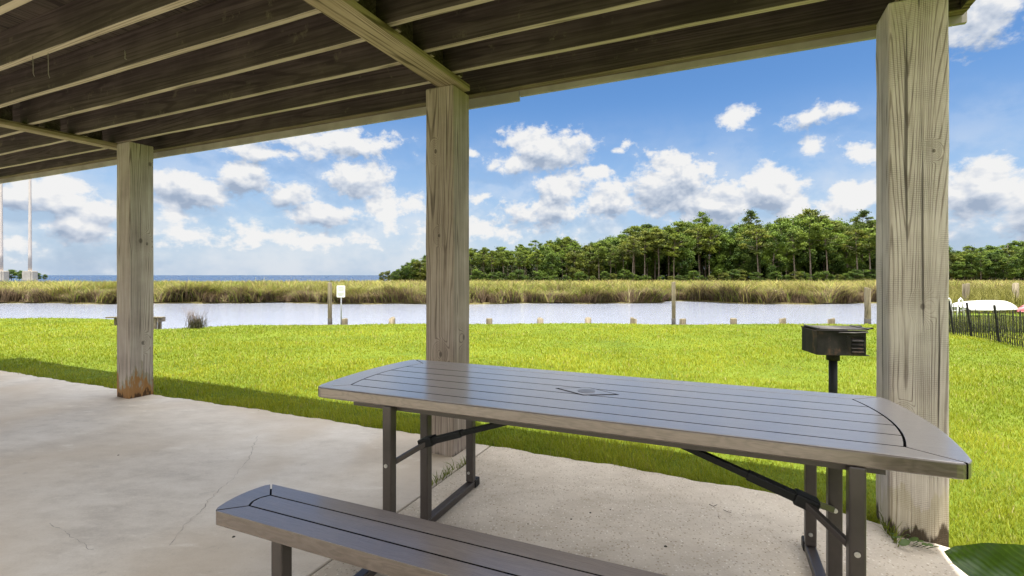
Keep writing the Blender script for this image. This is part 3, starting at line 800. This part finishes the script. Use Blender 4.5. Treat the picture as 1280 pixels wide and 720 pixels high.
# diamond plastic mesh woven along the lower half
m = MB(); s = 0
while s < L[-1]-.1:
    for sg in (1,-1):
        a = fpt(s+(0 if sg > 0 else .09)); b = fpt(s+(.09 if sg > 0 else 0))
        m.bar(a+leanv*.0, b+leanv*.28+Vector((0,0,.28)), .004, .004)
    s += .05
m.build('mesh_netting', M['fencewood'], fence)
for s_ in (.4,1.25,1.85,2.75,3.9,5.0):
    b = fpt(s_); m = MB(); m.bar(b+Vector((0,0,-.05)), b+Vector((-.15,-.05,.70)), .045, .03, up=(.6,-.8,0)); m.build('stake', M['fencewood'], fence)

def weeds(name, n, xr, yr, hh, lab, c0, c1, w=.014):
    X = rng.uniform(*xr, n); Y = rng.uniform(*yr, n)
    k = (X/Y > .845) if yr[1] > 20 else (X/Y > .80); X = X[k]; Y = Y[k]; n = len(X); t = rng.random(n)
    hx = hh*(.45+.75*vnoise(X*3,Y*3,1.0,21))*(.6+.6*rng.random(n))
    o = blades(name, np.stack([X,Y,np.full(n,-.03)],1), hx, w*(.6+.8*rng.random(n)), np.clip(rng.normal(.45,.25,n),0,1), lerp3(c0,c1,t), M['reed'])
    return tag(o, lab, 'weeds', kind='stuff')
weeds('rank_weeds', 9000, (9.3,14), (10.9,13.6), .28, 'rank green weeds behind the black slatted fence', (.06,.085,.015), (.17,.18,.035))
weeds('bank_grass', 30000, (14.0,31), (16.2,26.5), .80, 'tall yellow-green grass behind the overturned boat', (.10,.10,.02), (.27,.25,.06), .022)

# overturned boat
def hull(name, L_, B_, D_, loc, rz, mat, lab, cat, wide_stern=.75):
    o = empty(name, loc, rz); tag(o, lab, cat)
    nx, na = 22, 14; vs = []; fs = []
    for i in range(nx+1):
        t = i/nx; x = (t-.5)*L_
        wv_ = B_/2*min(1, (1-t)**.55*1.25)*(wide_stern+(1-wide_stern)*min(1,t*3)); d = D_*(.82+.18*math.sin(t*math.pi))*min(1, ((1-t)*5)**.5)*min(1,(t*14+.35))
        for k in range(na+1):
            a = math.pi*k/na; ex = .72
            vs.append((x, math.copysign(abs(math.cos(a))**ex, math.cos(a))*wv_, d*abs(math.sin(a))**ex))
    for i in range(nx):
        for k in range(na): a = i*(na+1)+k; fs.append((a,a+1,a+na+2,a+na+1))
    fs.append(tuple(range(na+1)))
    m = MB(); m.add(vs, fs, 0, True); m.build('hull', mat, o)
    m = MB(); m.tube([(p[0],p[1]*1.02,.012) for p in [vs[i*(na+1)] for i in range(nx+1)]], .018, 6); m.tube([(p[0],p[1]*1.02,.012) for p in [vs[i*(na+1)+na] for i in range(nx+1)]], .018, 6); m.build('gunwale', mat, o)
    m = MB(); m.tube([(vs[i*(na+1)+na//2][0],0,vs[i*(na+1)+na//2][2]+.004) for i in range(1,nx-1)], .02, 6); m.build('keel', mat, o)
    return o
hull('overturned_boat', 1.95, .9, .27, (*at(1235,388,15.2).xy, .19), R(4), M['boatwhite'], 'overturned white boat lying in grass behind the black fence', 'boat')
hull('red_kayak', 1.6, .55, .26, (*at(1306,388,15.0).xy, .12), R(172), M['pink'], 'faded red kayak end at the right edge of the photo', 'kayak')
rl = empty('dock_ladder', (*at(1193,388,14.6).xy, 0)); tag(rl, 'white arched dock ladder rails beside the near post', 'ladder')
for dx in (-.17,.19):
    m = MB(); m.tube([(dx-.14,0,-.1),(dx-.09,0,.22),(dx-.045,0,.52),(dx,0,.57),(dx+.045,0,.52),(dx+.09,0,.22),(dx+.13,0,-.1)], .022, 8); m.build('rail', M['white'], rl)
m = MB(); m.bar((-.25,0,.20), (.26,0,.20), .05, .025); m.bar((-.22,0,.38), (.22,0,.38), .05, .025); m.build('rung', M['white'], rl)

# ------------------------------------------------------------------ pedestal grill
gp = Vector((2.875, 4.32, 0)); gr = empty('pedestal_grill', tuple(gp), R(-9)); tag(gr, 'sooty black charcoal grill on a single post in the lawn', 'grill')
z0, z1 = .575, .786; hw, hd_ = .192, .150; tk = .006
m = MB()
m.box((-hw,-hd_,z0), (.04,-hd_+tk,z1))                        # front, plain half
m.box((.04,-hd_,z0), (hw,-hd_+tk,z0+.025)); m.box((.04,-hd_,z1-.045), (hw,-hd_+tk,z1))
m.box((.04,-hd_,z0+.0255), (.075,-hd_+tk,z1-.0455)); m.box((hw-.02,-hd_,z0+.0255), (hw,-hd_+tk,z1-.0455))
for i in range(4):
    zc = z0+.046+i*.030
    m.add([(.0755,-hd_-.012,zc-.014),(hw-.0205,-hd_-.012,zc-.014),(hw-.0205,-hd_+.012,zc+.012),(.0755,-hd_+.012,zc+.012),(.0755,-hd_-.009,zc-.017),(hw-.0205,-hd_-.009,zc-.017),(hw-.0205,-hd_+.015,zc+.009),(.0755,-hd_+.015,zc+.009)],
          [(0,1,2,3),(7,6,5,4),(0,4,5,1),(1,5,6,2),(2,6,7,3),(3,7,4,0)])
m.box((.042,-hd_+.0165,z0+.008), (hw-.001,-hd_+.019,z1-.003)); m.box((-hw,hd_-tk,z0), (hw,hd_,z1)); m.box((-hw-tk,-hd_,z0), (-hw-.0005,hd_,z1)); m.box((-hw,-hd_+.0065,z0), (hw+.03,hd_-.0065,z0+tk))
m.box((-hw-.01,-hd_-.012,z1+.0005), (hw+.01,-hd_+.01,z1+.008)); m.box((-hw-.01,hd_-.01,z1+.0005), (hw+.01,hd_+.012,z1+.008))
m.build('firebox', M['grill'], gr, bevel=.0015, seg=1)
m = MB()
for i in range(14): m.tube([(-hw+.01+0*i, -hd_+.02+i*.0205, z1+.014), (hw+.03, -hd_+.02+i*.0215, z1+.014)], .0052, 6)
m.bar((-hw+.012,-hd_+.005,z1+.022), (-hw+.012,hd_-.005,z1+.022), .02, .006); m.bar((hw+.027,-hd_+.005,z1+.022), (hw+.027,hd_-.005,z1+.022), .03, .006)
m.build('grate', M['grate'], gr)
for y in (-.09,.09):
    m = MB(); m.tube([(hw+.02,y,z1+.02),(hw+.075,y,z1+.022),(hw+.085,y,z1+.02)], .008, 8); m.build('handle', M['grill'], gr)
m = MB(); m.tube([(-.02,-hd_-.014,z1-.012),(.10,-hd_-.022,z1-.012),(.16,-hd_-.024,z1-.006),(.195,-hd_-.024,z1-.006)], .006, 6); m.build('adjusting_rod', M['grate'], gr)
m = MB(); c_ = []
for i in range(24): m.tube([(-.03+i*.005,-hd_-.008+.003*math.sin(i*2.1),z1-.018),(-.03+i*.005+.004,-hd_-.013,z1-.008)], .0025, 5)
m.build('coil_spring', M['grate'], gr)
m = MB(); m.add([(-.18,-.12,z0+.012),(.19,-.12,z0+.012),(.19,.135,z0+.012),(-.18,.135,z0+.012),(.0,.0,z0+.06)], [(0,1,4),(1,2,4),(2,3,4),(3,0,4)]); m.build('ash_bed', M['ash'], gr)
m = MB(); m.tube([(0,0,z0-.065),(0,0,z0-.001)], .052, 16); m.tube([(0,0,z0-.012),(0,0,z0-.0015)], .085, 16); m.build('socket', M['grill'], gr)
m = MB(); m.tube([(0,0,-.15),(0,0,z0-.03)], .034, 16); m.build('pedestal_post', M['black'], gr)

# ------------------------------------------------------------------ picnic table
TA = R(-22.9); tab = empty('picnic_table', (.339,2.20,0), TA); tag(tab, 'folding brown plastic picnic table with one bench, on the patio', 'picnic table')
def shrink(pts, d):
    n = len(pts); a = sum(pts[i][0]*pts[(i+1)%n][1]-pts[(i+1)%n][0]*pts[i][1] for i in range(n)); sg = 1 if a > 0 else -1; out = []
    for i in range(n):
        p0 = Vector(pts[i-1]); p = Vector(pts[i]); p1 = Vector(pts[(i+1)%n])
        e0 = (p-p0).normalized(); e1 = (p1-p).normalized(); n0 = Vector((-e0.y,e0.x))*sg; n1 = Vector((-e1.y,e1.x))*sg
        b = (n0+n1); k = b.length_squared
        b = b*(2/k) if k > .2 else b
        out.append(tuple(p+b*d))
    return out
def board_top(xc, bul, hw_, xi, bi, yi, nb, z0, z1, r, gap, core):
    """planked slab with bowed ends, mitred end caps and real grooves"""
    ox = lambda y: xc+bul*(1-(y/hw_)**2); ix = lambda y: xi+bi*(1-(y/yi)**2)
    m = MB(); ys = np.linspace(-hw_+r, hw_-r, 15)
    wall = lambda x, y: 0 if (abs(y) > hw_-max(.012,(hw_-yi)*.22) or abs(x) > xc-.012) else 1
    arcR = [(ox(y),y) for y in ys]
    def corner(sx, sy):     # rounded corner points from long edge to the end
        c = (xc-r*.9, hw_-r); return [(sx*(c[0]+r*math.sin(t)), sy*(c[1]+r*math.cos(t))) for t in np.linspace(0, R(72), 5)]
    for sy in (-1,1):       # long edge boards
        c0 = corner(1,sy); c1 = corner(-1,sy)
        k = 3
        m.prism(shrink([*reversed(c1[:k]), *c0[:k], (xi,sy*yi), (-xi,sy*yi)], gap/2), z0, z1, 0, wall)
    for sx in (-1,1):       # end caps
        outer = [(sx*x,y) for x,y in arcR]
        lo = corner(sx,-1)[2:4]; hi = list(reversed(corner(sx,1)[2:4]))
        inner = [(sx*ix(y),y) for y in np.linspace(yi,-yi,13)]
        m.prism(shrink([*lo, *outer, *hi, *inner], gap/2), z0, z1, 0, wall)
    e = np.linspace(-yi, yi, nb+1)
    for a, b in zip(e[:-1], e[1:]):
        q = np.linspace(a, b, 4)
        m.prism(shrink([(ix(y),y) for y in q]+[(-ix(y),y) for y in q[::-1]], gap/2), z1-.022, z1, 0, lambda x, y: 1)
    cq = np.linspace(-hw_+.020, hw_-.020, 15); cx = lambda y: min(ox(y)-.010, xc-.022 if abs(y) > hw_-.050 else 9)
    cm = MB(); cm.prism([(cx(y),y) for y in cq]+[(-cx(y),y) for y in cq[::-1]], z1-.03, z1-core)
    cm2 = cm
    o = len(m.v); m.v += cm.v; m.f += [tuple(i+o for i in f) for f in cm.f]; m.m += [1]*len(cm.f); m.smooth += [False]*len(cm.f)
    m.wall = wall; return m
def rim_bevel(o, wall, wbig, wsmall):
    me = o.data; a = me.attributes.new('bevel_weight_edge', 'FLOAT', 'EDGE')
    for e in me.edges:
        p, q = me.vertices[e.vertices[0]].co, me.vertices[e.vertices[1]].co
        mx, my = (p.x+q.x)/2, (p.y+q.y)/2
        flat = abs(p.z-q.z) < 1e-5
        a.data[e.index].value = 1.0 if (flat and wall(mx, my) == 0) else (.0 if not flat else wsmall/wbig)
    b = o.modifiers.new('bevel', 'BEVEL'); b.width = wbig; b.segments = 4; b.limit_method = 'WEIGHT'
tmb = board_top(1.218, .045, .414, 1.082, .048, .312, 5, .690, .740, .050, .0068, .012)
top = tmb.build('tabletop', [M['plastic'], M['groove'], M['lightened']], tab); rim_bevel(top, tmb.wall, .009, .0012)
cv = MB(); dia = [(-.155,-.022),(-.03,-.070),(.155,.022),(.03,.070)]
dia = [(-.150,.004),(.004,-.078),(.150,-.004),(-.004,.078)]
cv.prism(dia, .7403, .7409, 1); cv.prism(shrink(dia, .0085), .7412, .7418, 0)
cvo = cv.build('umbrella_hole_cover', [M['lightened'], M['groove']], tab)
cv = MB(); cv.tube([(0,0,.7419),(0,0,.7432)], [.040,.037], 28); cv.build('cap_plug', M['cap'], cvo)
LX = (-.80, .94)
for sx, x in ((-1,LX[0]), (1,LX[1])):
    for y in (-.405+.02, -.09, .392):
        m = MB(); m.box((x-.0225,y-.0225,.045), (x+.0225,y+.0225,.689)); lg_ = m.build('leg', M['bronze'], tab, bevel=.006, seg=2)
        m = MB()
        for zb in ((.10,) if y > .2 else (.425,)): m.disc((x-.002, y-.0225, zb), (0,-1,0), .0085, .004, 12); m.disc((x-.002,y-.0265,zb), (0,-1,0), .0045, .003, 8)
        if y > .2: m.disc((x+.002,y-.0225,.655), (0,-1,0), .0085, .006, 12)
        m.build('bolt', M['bolt'], lg_)
    m = MB(); m.box((x-.022,-1.06,.004), (x+.022,.445,.044)); m.build('foot_bar', M['bronze'], tab, bevel=.006)
    m = MB(); m.box((x-.027,.400,.0),(x+.027,.462,.050)); m.box((x-.027,-1.075,.0),(x+.027,-1.02,.050)); m.build('foot_cap', M['black'], tab, bevel=.007)
    m = MB(); m.box((x-.024,-.990,.046), (x+.024,-.943,.391)); m.build('bench_leg', M['bronze'], tab, bevel=.006)
    # folding brace: a strut that forks to the near and the middle leg
    J = Vector((x-sx*.12, -.248, .50)); T_ = Vector((x-sx*.70, -.248, .70))
    m = MB(); m.bar(J, J.lerp(T_,.30), .040, .030); m.bar(J.lerp(T_,.28), T_, .026, .024); bo = m.build('brace', M['black'], tab, bevel=.004)
    m = MB(); m.bar(J-(T_-J).normalized()*.045, J+(T_-J).normalized()*.03, .060, .042); m.build('latch', M['black'], bo, bevel=.006)
    m = MB(); m.bar(J+Vector((0,-.014,0)), (x-sx*.012,-.365,.43), .020, .022); m.bar(J+Vector((0,.014,0)), (x-sx*.012,-.118,.43), .020, .022); m.build('fork', M['bronze'], bo, bevel=.003)
    m = MB(); m.bar((x,-.36,.672), (x,.37,.672), .04, .03); m.disc((x-sx*.02,.365,.655), (0,-1,0), .022, .008, 14); m.build('cross_rail', M['black'], tab, bevel=.004)
m = MB(); m.box((-1.02,-.365,.662), (1.02,-.335,.6885)); m.box((-1.02,.335,.662), (1.02,.365,.6885)); m.build('side_rail', M['bronze'], tab)
bm_ = board_top(1.088, .026, .121, 1.000, .020, .045, 1, .392, .442, .020, .0065, .010)
be = bm_.build('bench', [M['plastic'], M['groove'], M['lightened_bench']], tab); rim_bevel(be, bm_.wall, .010, .0012); be.location = (0,-.884,0)
m = MB(); m.disc((-.93,.0,.391), (0,0,-1), .014, .012, 12); m.disc((.93,.0,.391), (0,0,-1), .014, .012, 12); m.build('bolt', M['bolt'], be)

# ------------------------------------------------------------------ small growth and litter on the patio
def tuft(px, py, n, hh, spread, lab, c0=(.09,.13,.012), c1=(.22,.25,.03)):
    p = gd(px, py); o = empty('grass_tuft', (p.x,p.y,0)); tag(o, lab, 'grass tuft')
    P = np.stack([rng.normal(0,spread,n), rng.normal(0,spread,n), np.full(n,-.01)], 1)
    # lie along the joint
    P[:,:2] = rng.normal(0,spread*2.2,n)[:,None]*np.array([[Vv.x,Vv.y]])+rng.normal(0,.005,(n,2))
    blades('blades', P, hh*(.5+.7*rng.random(n)), .004+.002*rng.random(n), np.clip(rng.normal(.6,.3,n),.05,1.2), lerp3(c0,c1,rng.random(n)), M['grass'], o)
tuft(560,593,46,.085,.03,'largest grass tuft in the patio joint under the table')
tuft(579,581,26,.060,.02,'short grass tuft in the patio joint nearest the lawn edge')
tuft(540,607,22,.055,.02,'sparse grass tuft in the patio joint farthest from the lawn')
tuft(1110,664,60,.11,.03,'grass tuft at the left foot of the near post')
wd = empty('creeping_weed', (*gd(1130,679).xy, 0)); tag(wd, 'small round leaved weed at the rotted foot of the near post', 'weed')
m = MB(); rr = random.Random(5)
for (px, py, s_) in ((1121,671,.020),(1130,678,.024),(1142,674,.020),(1150,676,.015),(1156,680,.013),(1147,680,.012),(1163,681,.012),(1116,667,.012),(1171,683,.01),(1136,669,.012)):
    p = gd(px, py, .03)-gd(1130,679); p.z = .03; a0 = rr.uniform(0,6.28); tl = rr.uniform(-.5,.5)
    pts = [p+Vector((math.cos(a0+t)*s_*(1.25 if i % 10 == 0 else 1), math.sin(a0+t)*s_*.8, math.sin(t)*s_*tl)) for i, t in enumerate(np.linspace(0,6.283,10,endpoint=False))]
    m.add([p+Vector((0,0,.003))]+pts, [(0,i+1,(i+1)%10+1) for i in range(10)], 0, True)
    m.tube([p, (p.x*.8,p.y*.8+.02,.0)], .0015, 4)
m.build('leaves', M['stem'], wd)
def litter(px, py, pts, w, name, lab, mat):
    p = gd(px, py); o = None; m = MB(); m.tube([Vector((x,y,.004+abs(.3*x))) for x, y in pts], w, 5); o = m.build(name, mat); o.location = (p.x,p.y,.001)
    tag(o, lab, 'twig')
litter(892,634,[(-.02,.01),(0,.0),(.022,.006)],.0018,'twig','tiny dark twig on the patio, left one of two below the table',M['twig'])
litter(910,641,[(-.02,.012),(.0,.0),(.012,-.012)],.0018,'twig','tiny dark twig on the patio, right one of two below the table',M['twig'])
m = MB(); rr = random.Random(9)
for (px, py) in ((738,641),(714,649),(763,637),(832,683),(898,646),(553,672),(292,671),(470,646),(148,569),(430,634),(660,655)):
    p = gd(px, py); s_ = rr.uniform(.004,.009); m.tube([(p.x,p.y,.0),(p.x,p.y,s_*.4)], [s_,s_*.6], 6)
tag(m.build('grit', M['gap']), 'scattered dark grit specks on the concrete patio', 'grit', kind='stuff')

# ------------------------------------------------------------------ broad-leaved plant in a pot, only a leaf reaches into the picture
pp = Vector((1.80,1.22,0)); plant = empty('potted_plant', tuple(pp)); tag(plant, 'broad glossy dark green leaf of a plant at the bottom right corner', 'plant')
m = MB(); m.tube([(0,0,0),(0,0,.02),(0,0,.26),(0,0,.28),(0,0,.30)], [.11,.115,.15,.165,.165], 24); m.build('pot', M['clay'], plant)
m = MB(); m.tube([(0,0,.298),(0,0,.3025)], .145, 20); m.build('soil', M['potsoil'], plant)
def leaf(tip, base, wid, sag, twist, nrm):
    """blade from base to tip with a channelled midrib"""
    base = Vector(base); tip = Vector(tip); d = tip-base; L_ = d.length; d.normalize()
    side = d.cross(Vector(nrm)).normalized(); up = side.cross(d).normalized()
    vs = []; fs = []; nx, ny = 26, 8
    for i in range(nx+1):
        t = i/nx; w_ = wid*(math.sin(math.pi*min(1,t**.85)))**.62*(1 if t < .98 else .6)
        c = base+d*L_*t+up*(sag*math.sin(math.pi*t))
        for j in range(ny+1):
            s_ = (j/ny-.5)*2
            vs.append(c+side*w_*s_+up*(abs(s_)**1.3*w_*.30)+up*.004*math.sin(t*40+s_*3))
    for i in range(nx):
        for j in range(ny): a = i*(ny+1)+j; fs.append((a,a+1,a+ny+2,a+ny+1))
    m = MB(); m.add(vs, fs, 0, True); return m
lf = lambda tip, base, wid, sag, nrm: leaf(Vector(tip)-pp, Vector(base)-pp, wid, sag, 0, nrm)
t1 = at(1181,690,1.12); b1 = at(1430,772,1.06)
m = lf(t1, b1, .078, .012, (-.12,-.95,.30)); m.build('leaf', M['glossleaf'], plant)
m = lf((2.1,1.55,.85), (1.84,1.25,.55), .08, .04, (-.3,-.2,1)); m.build('leaf', M['glossleaf'], plant)
m = lf((2.05,.75,.75), (1.84,1.18,.55), .08, .04, (-.3,.2,1)); m.build('leaf', M['glossleaf'], plant)
m = MB(); m.tube([(0,0,.3), (-.03,-.08,.48), b1-pp], [.009,.008,.006], 8); m.tube([(0,.01,.3),(.03,.02,.45),(.04,.03,.55)], [.009,.008,.006], 8); m.tube([(0,-.01,.3),(.03,-.02,.45),(.04,-.04,.55)], [.009,.008,.006], 8); m.build('stem', M['stem'], plant)

# ------------------------------------------------------------------ camera
cam = bpy.data.cameras.new('camera'); co = bpy.data.objects.new('camera', cam); COL.objects.link(co)
co.location = (0,0,H); co.rotation_euler = (R(90),0,0); cam.sensor_width = 36; cam.lens = 36*F/1280; cam.shift_y = -16/1280
cam.clip_start = .05; cam.clip_end = 60000; scn.camera = co

# ------------------------------------------------------------------ sun and sky
SUN_EL, sdx, sdy = R(81), .06, -.27
az = math.atan2(sdx, sdy)                        # compass bearing of the sun, from +Y towards +X
sd = Vector((math.sin(az)*math.cos(SUN_EL), math.cos(az)*math.cos(SUN_EL), math.sin(SUN_EL)))
sl = bpy.data.lights.new('sun', 'SUN'); sl.energy = 3.2; sl.angle = R(.53); sl.color = (1,.95,.87)
so = bpy.data.objects.new('sun', sl); COL.objects.link(so); so.rotation_euler = sd.to_track_quat('Z','Y').to_euler(); so.location = (0,0,30)

w = bpy.data.worlds.new('World'); scn.world = w; w.use_nodes = True; t = w.node_tree; t.nodes.clear(); g = G(t)
out = t.nodes.new('ShaderNodeOutputWorld'); bg = t.nodes.new('ShaderNodeBackground'); t.links.new(bg.outputs[0], out.inputs[0])
sky = t.nodes.new('ShaderNodeTexSky'); sky.sky_type = 'NISHITA'; sky.sun_disc = False; sky.sun_elevation = SUN_EL; sky.sun_rotation = az
sky.air_density = 1.0; sky.dust_density = .6; sky.ozone_density = 2.0
STR = .075
bg.inputs['Strength'].default_value = STR
d = g.coord('Generated'); xyz = g.sep(d)
azn = g.math('ARCTAN2', xyz[0], xyz[1]); eln = g.math('ARCSINE', xyz[2])
P = g.comb(azn, g.math('MULTIPLY', eln, 1.0), 0.0)
# slow warp so outlines billow
wn = g.noise(P, 14, 2, .6, out=1); Pw = g.vec('ADD', P, g.vec('MULTIPLY', g.vec('SUBTRACT', wn, (.5,.5,.5)), (.05,.04,0)))
def sph(px, py): dx = px-640; return math.atan2(dx,F), math.atan2(344-py, math.hypot(dx,F))
CL = [ # px, py, half width, half height, weight
 (245,240,62,30,1.0),(300,225,45,24,1.0),(215,262,40,26,.8),(360,245,42,22,.9),(450,225,46,32,1.0),(405,268,60,20,.9),(480,262,36,22,.8),(520,255,24,20,.7),
 (420,178,105,20,.95),(330,192,60,12,.7),(60,242,85,22,.95),(100,285,70,26,.8),(20,300,50,22,.6),(130,265,50,18,.7),
 (683,187,64,30,1.1),(648,202,44,13,.9),(700,238,42,30,1.0),(745,215,22,11,.8),(760,252,60,26,.9),(838,232,62,42,1.25),(898,252,70,32,1.15),(960,236,46,36,1.2),(990,258,40,20,.9),(680,265,70,20,.7),
 (1018,146,54,15,.72),(922,147,26,15,.5),(1012,182,20,9,.5),(1078,193,28,20,.72),(1072,246,40,28,1.1),(780,183,16,6,.45),
 (1215,20,85,42,1.0),(1230,235,72,46,1.15),(1290,260,60,50,1.0),(1150,260,60,40,.9),
 (590,290,130,18,.55),(350,300,200,16,.50),(600,247,14,7,.45),(590,192,9,7,.4),(1040,262,50,20,.8)]
def field(P_, big=0):
    acc = None
    for (px, py, rx, ry, wgt) in CL:
        if rx < big or wgt < big/60: continue
        a, e = sph(px, py); cs = math.cos(a); rxa = rx/F*cs*cs; rya = max(.008, ry/F*cs)
        v = g.vec('MULTIPLY', g.vec('SUBTRACT', P_, (a,e,0)), (1/rxa,1/rya,0))
        dist = g.vec('LENGTH', v, out=1)
        q = g.math('MULTIPLY_ADD', dist, -wgt, wgt)
        acc = q if acc is None else g.math('SMOOTH_MAX', acc, q, .25)
    return acc
f0 = field(Pw); f1 = field(g.vec('ADD', Pw, (.004,.018,0)), 41)
Pn = g.vec('MULTIPLY', P, (1.0,1.35,1.0))
n1 = g.noise(Pn, 17, 6, .60, .15); n1b = g.noise(g.vec('ADD', Pn, (.004,.020,0)), 17, 3, .60, .15)
n2 = g.noise(Pn, 5.5, 4, .55); n2b = g.noise(g.vec('ADD', Pn, (.01,.06,0)), 5.5, 3, .55)
dens = g.math('ADD', g.math('MULTIPLY_ADD', f0, 1.25, .05), g.math('MULTIPLY', g.math('SUBTRACT', n1, .5), 2.4))
dens = g.math('ADD', dens, g.math('MULTIPLY', g.math('SUBTRACT', g.noise(Pn, 52, 3, .65), .5), .9))
# bright warm cloud added overhead and behind, out of view, as fill light
off1 = g.smooth(g.math('ABSOLUTE', azn), .95, 1.35); off2 = g.smooth(eln, .62, .85); offm = g.math('MAXIMUM', off1, off2)
nb = g.noise(d, 3.2, 4, .58)
densb = g.math('MULTIPLY', g.math('SUBTRACT', nb, .41), 5.0)
alpha = g.smooth(dens, -.06, .58)
# thin low veil towards the horizon
veil = g.math('MULTIPLY', g.smooth(eln, .34, .06), g.smooth(g.math('ADD', n2, g.math('MULTIPLY', n1, .5)), .52, .95))
alpha = g.math('MAXIMUM', alpha, g.math('MULTIPLY', veil, .55))
# self shading: denser towards the sun = darker
grad = g.math('ADD', g.math('MULTIPLY', g.math('SUBTRACT', n1, n1b), 1.9), g.math('MULTIPLY', g.math('SUBTRACT', n2, n2b), .7))
grad = g.math('ADD', grad, g.math('MULTIPLY', g.math('SUBTRACT', f0, f1, clamp=False), .85))
thick = g.smooth(dens, .15, 1.3)
lit = g.math('ADD', g.math('SUBTRACT', .73, g.math('MULTIPLY', thick, .15)), grad, clamp=True)
K = .275/STR
cc = g.ramp(lit, [(.25,(.40*K,.49*K,.64*K)), (.60,(.70*K,.76*K,.86*K)), (.88,(1.0*K,1.0*K,1.0*K))])
# clear sky
hs = t.nodes.new('ShaderNodeHueSaturation'); hs.inputs['Saturation'].default_value = 1.25; hs.inputs['Value'].default_value = 1.0; t.links.new(sky.outputs[0], hs.inputs['Color'])
skyc = hs.outputs[0]
# pale blue sea haze low in the sky
skyp = g.mix(1.0, skyc, (.62,.62,.655), 'MULTIPLY')
skyp = g.mix(g.smooth(eln, .36, -.02, 0, .85), skyp, (.137/STR,.182/STR,.245/STR))
pic = g.mix(alpha, skyp, cc)
back = g.mix(g.smooth(densb, 0.0, .6), skyc, (1.24/STR,1.19/STR,1.10/STR))
lowback = g.smooth(eln, .30, .62)
back = g.mix(lowback, (.33/STR,.33/STR,.33/STR), back)  # low sky behind set dimmer and neutral to shape the added fill
g.set(bg.inputs['Color'], g.mix(offm, pic, back))
w.cycles.sampling_method = 'MANUAL'; w.cycles.sample_map_resolution = 512

scn.view_settings.view_transform = 'Standard'; scn.view_settings.look = 'None'; scn.view_settings.gamma = 1; scn.view_settings.use_curve_mapping = False
scn.view_settings.exposure = 1.70
scn.cycles.max_bounces = 5; scn.cycles.diffuse_bounces = 4; scn.cycles.glossy_bounces = 2; scn.cycles.transmission_bounces = 2; scn.cycles.transparent_max_bounces = 2; scn.cycles.use_denoising = True
scn.cycles.use_adaptive_sampling = True; scn.cycles.adaptive_threshold = .015; scn.cycles.adaptive_min_samples = 12
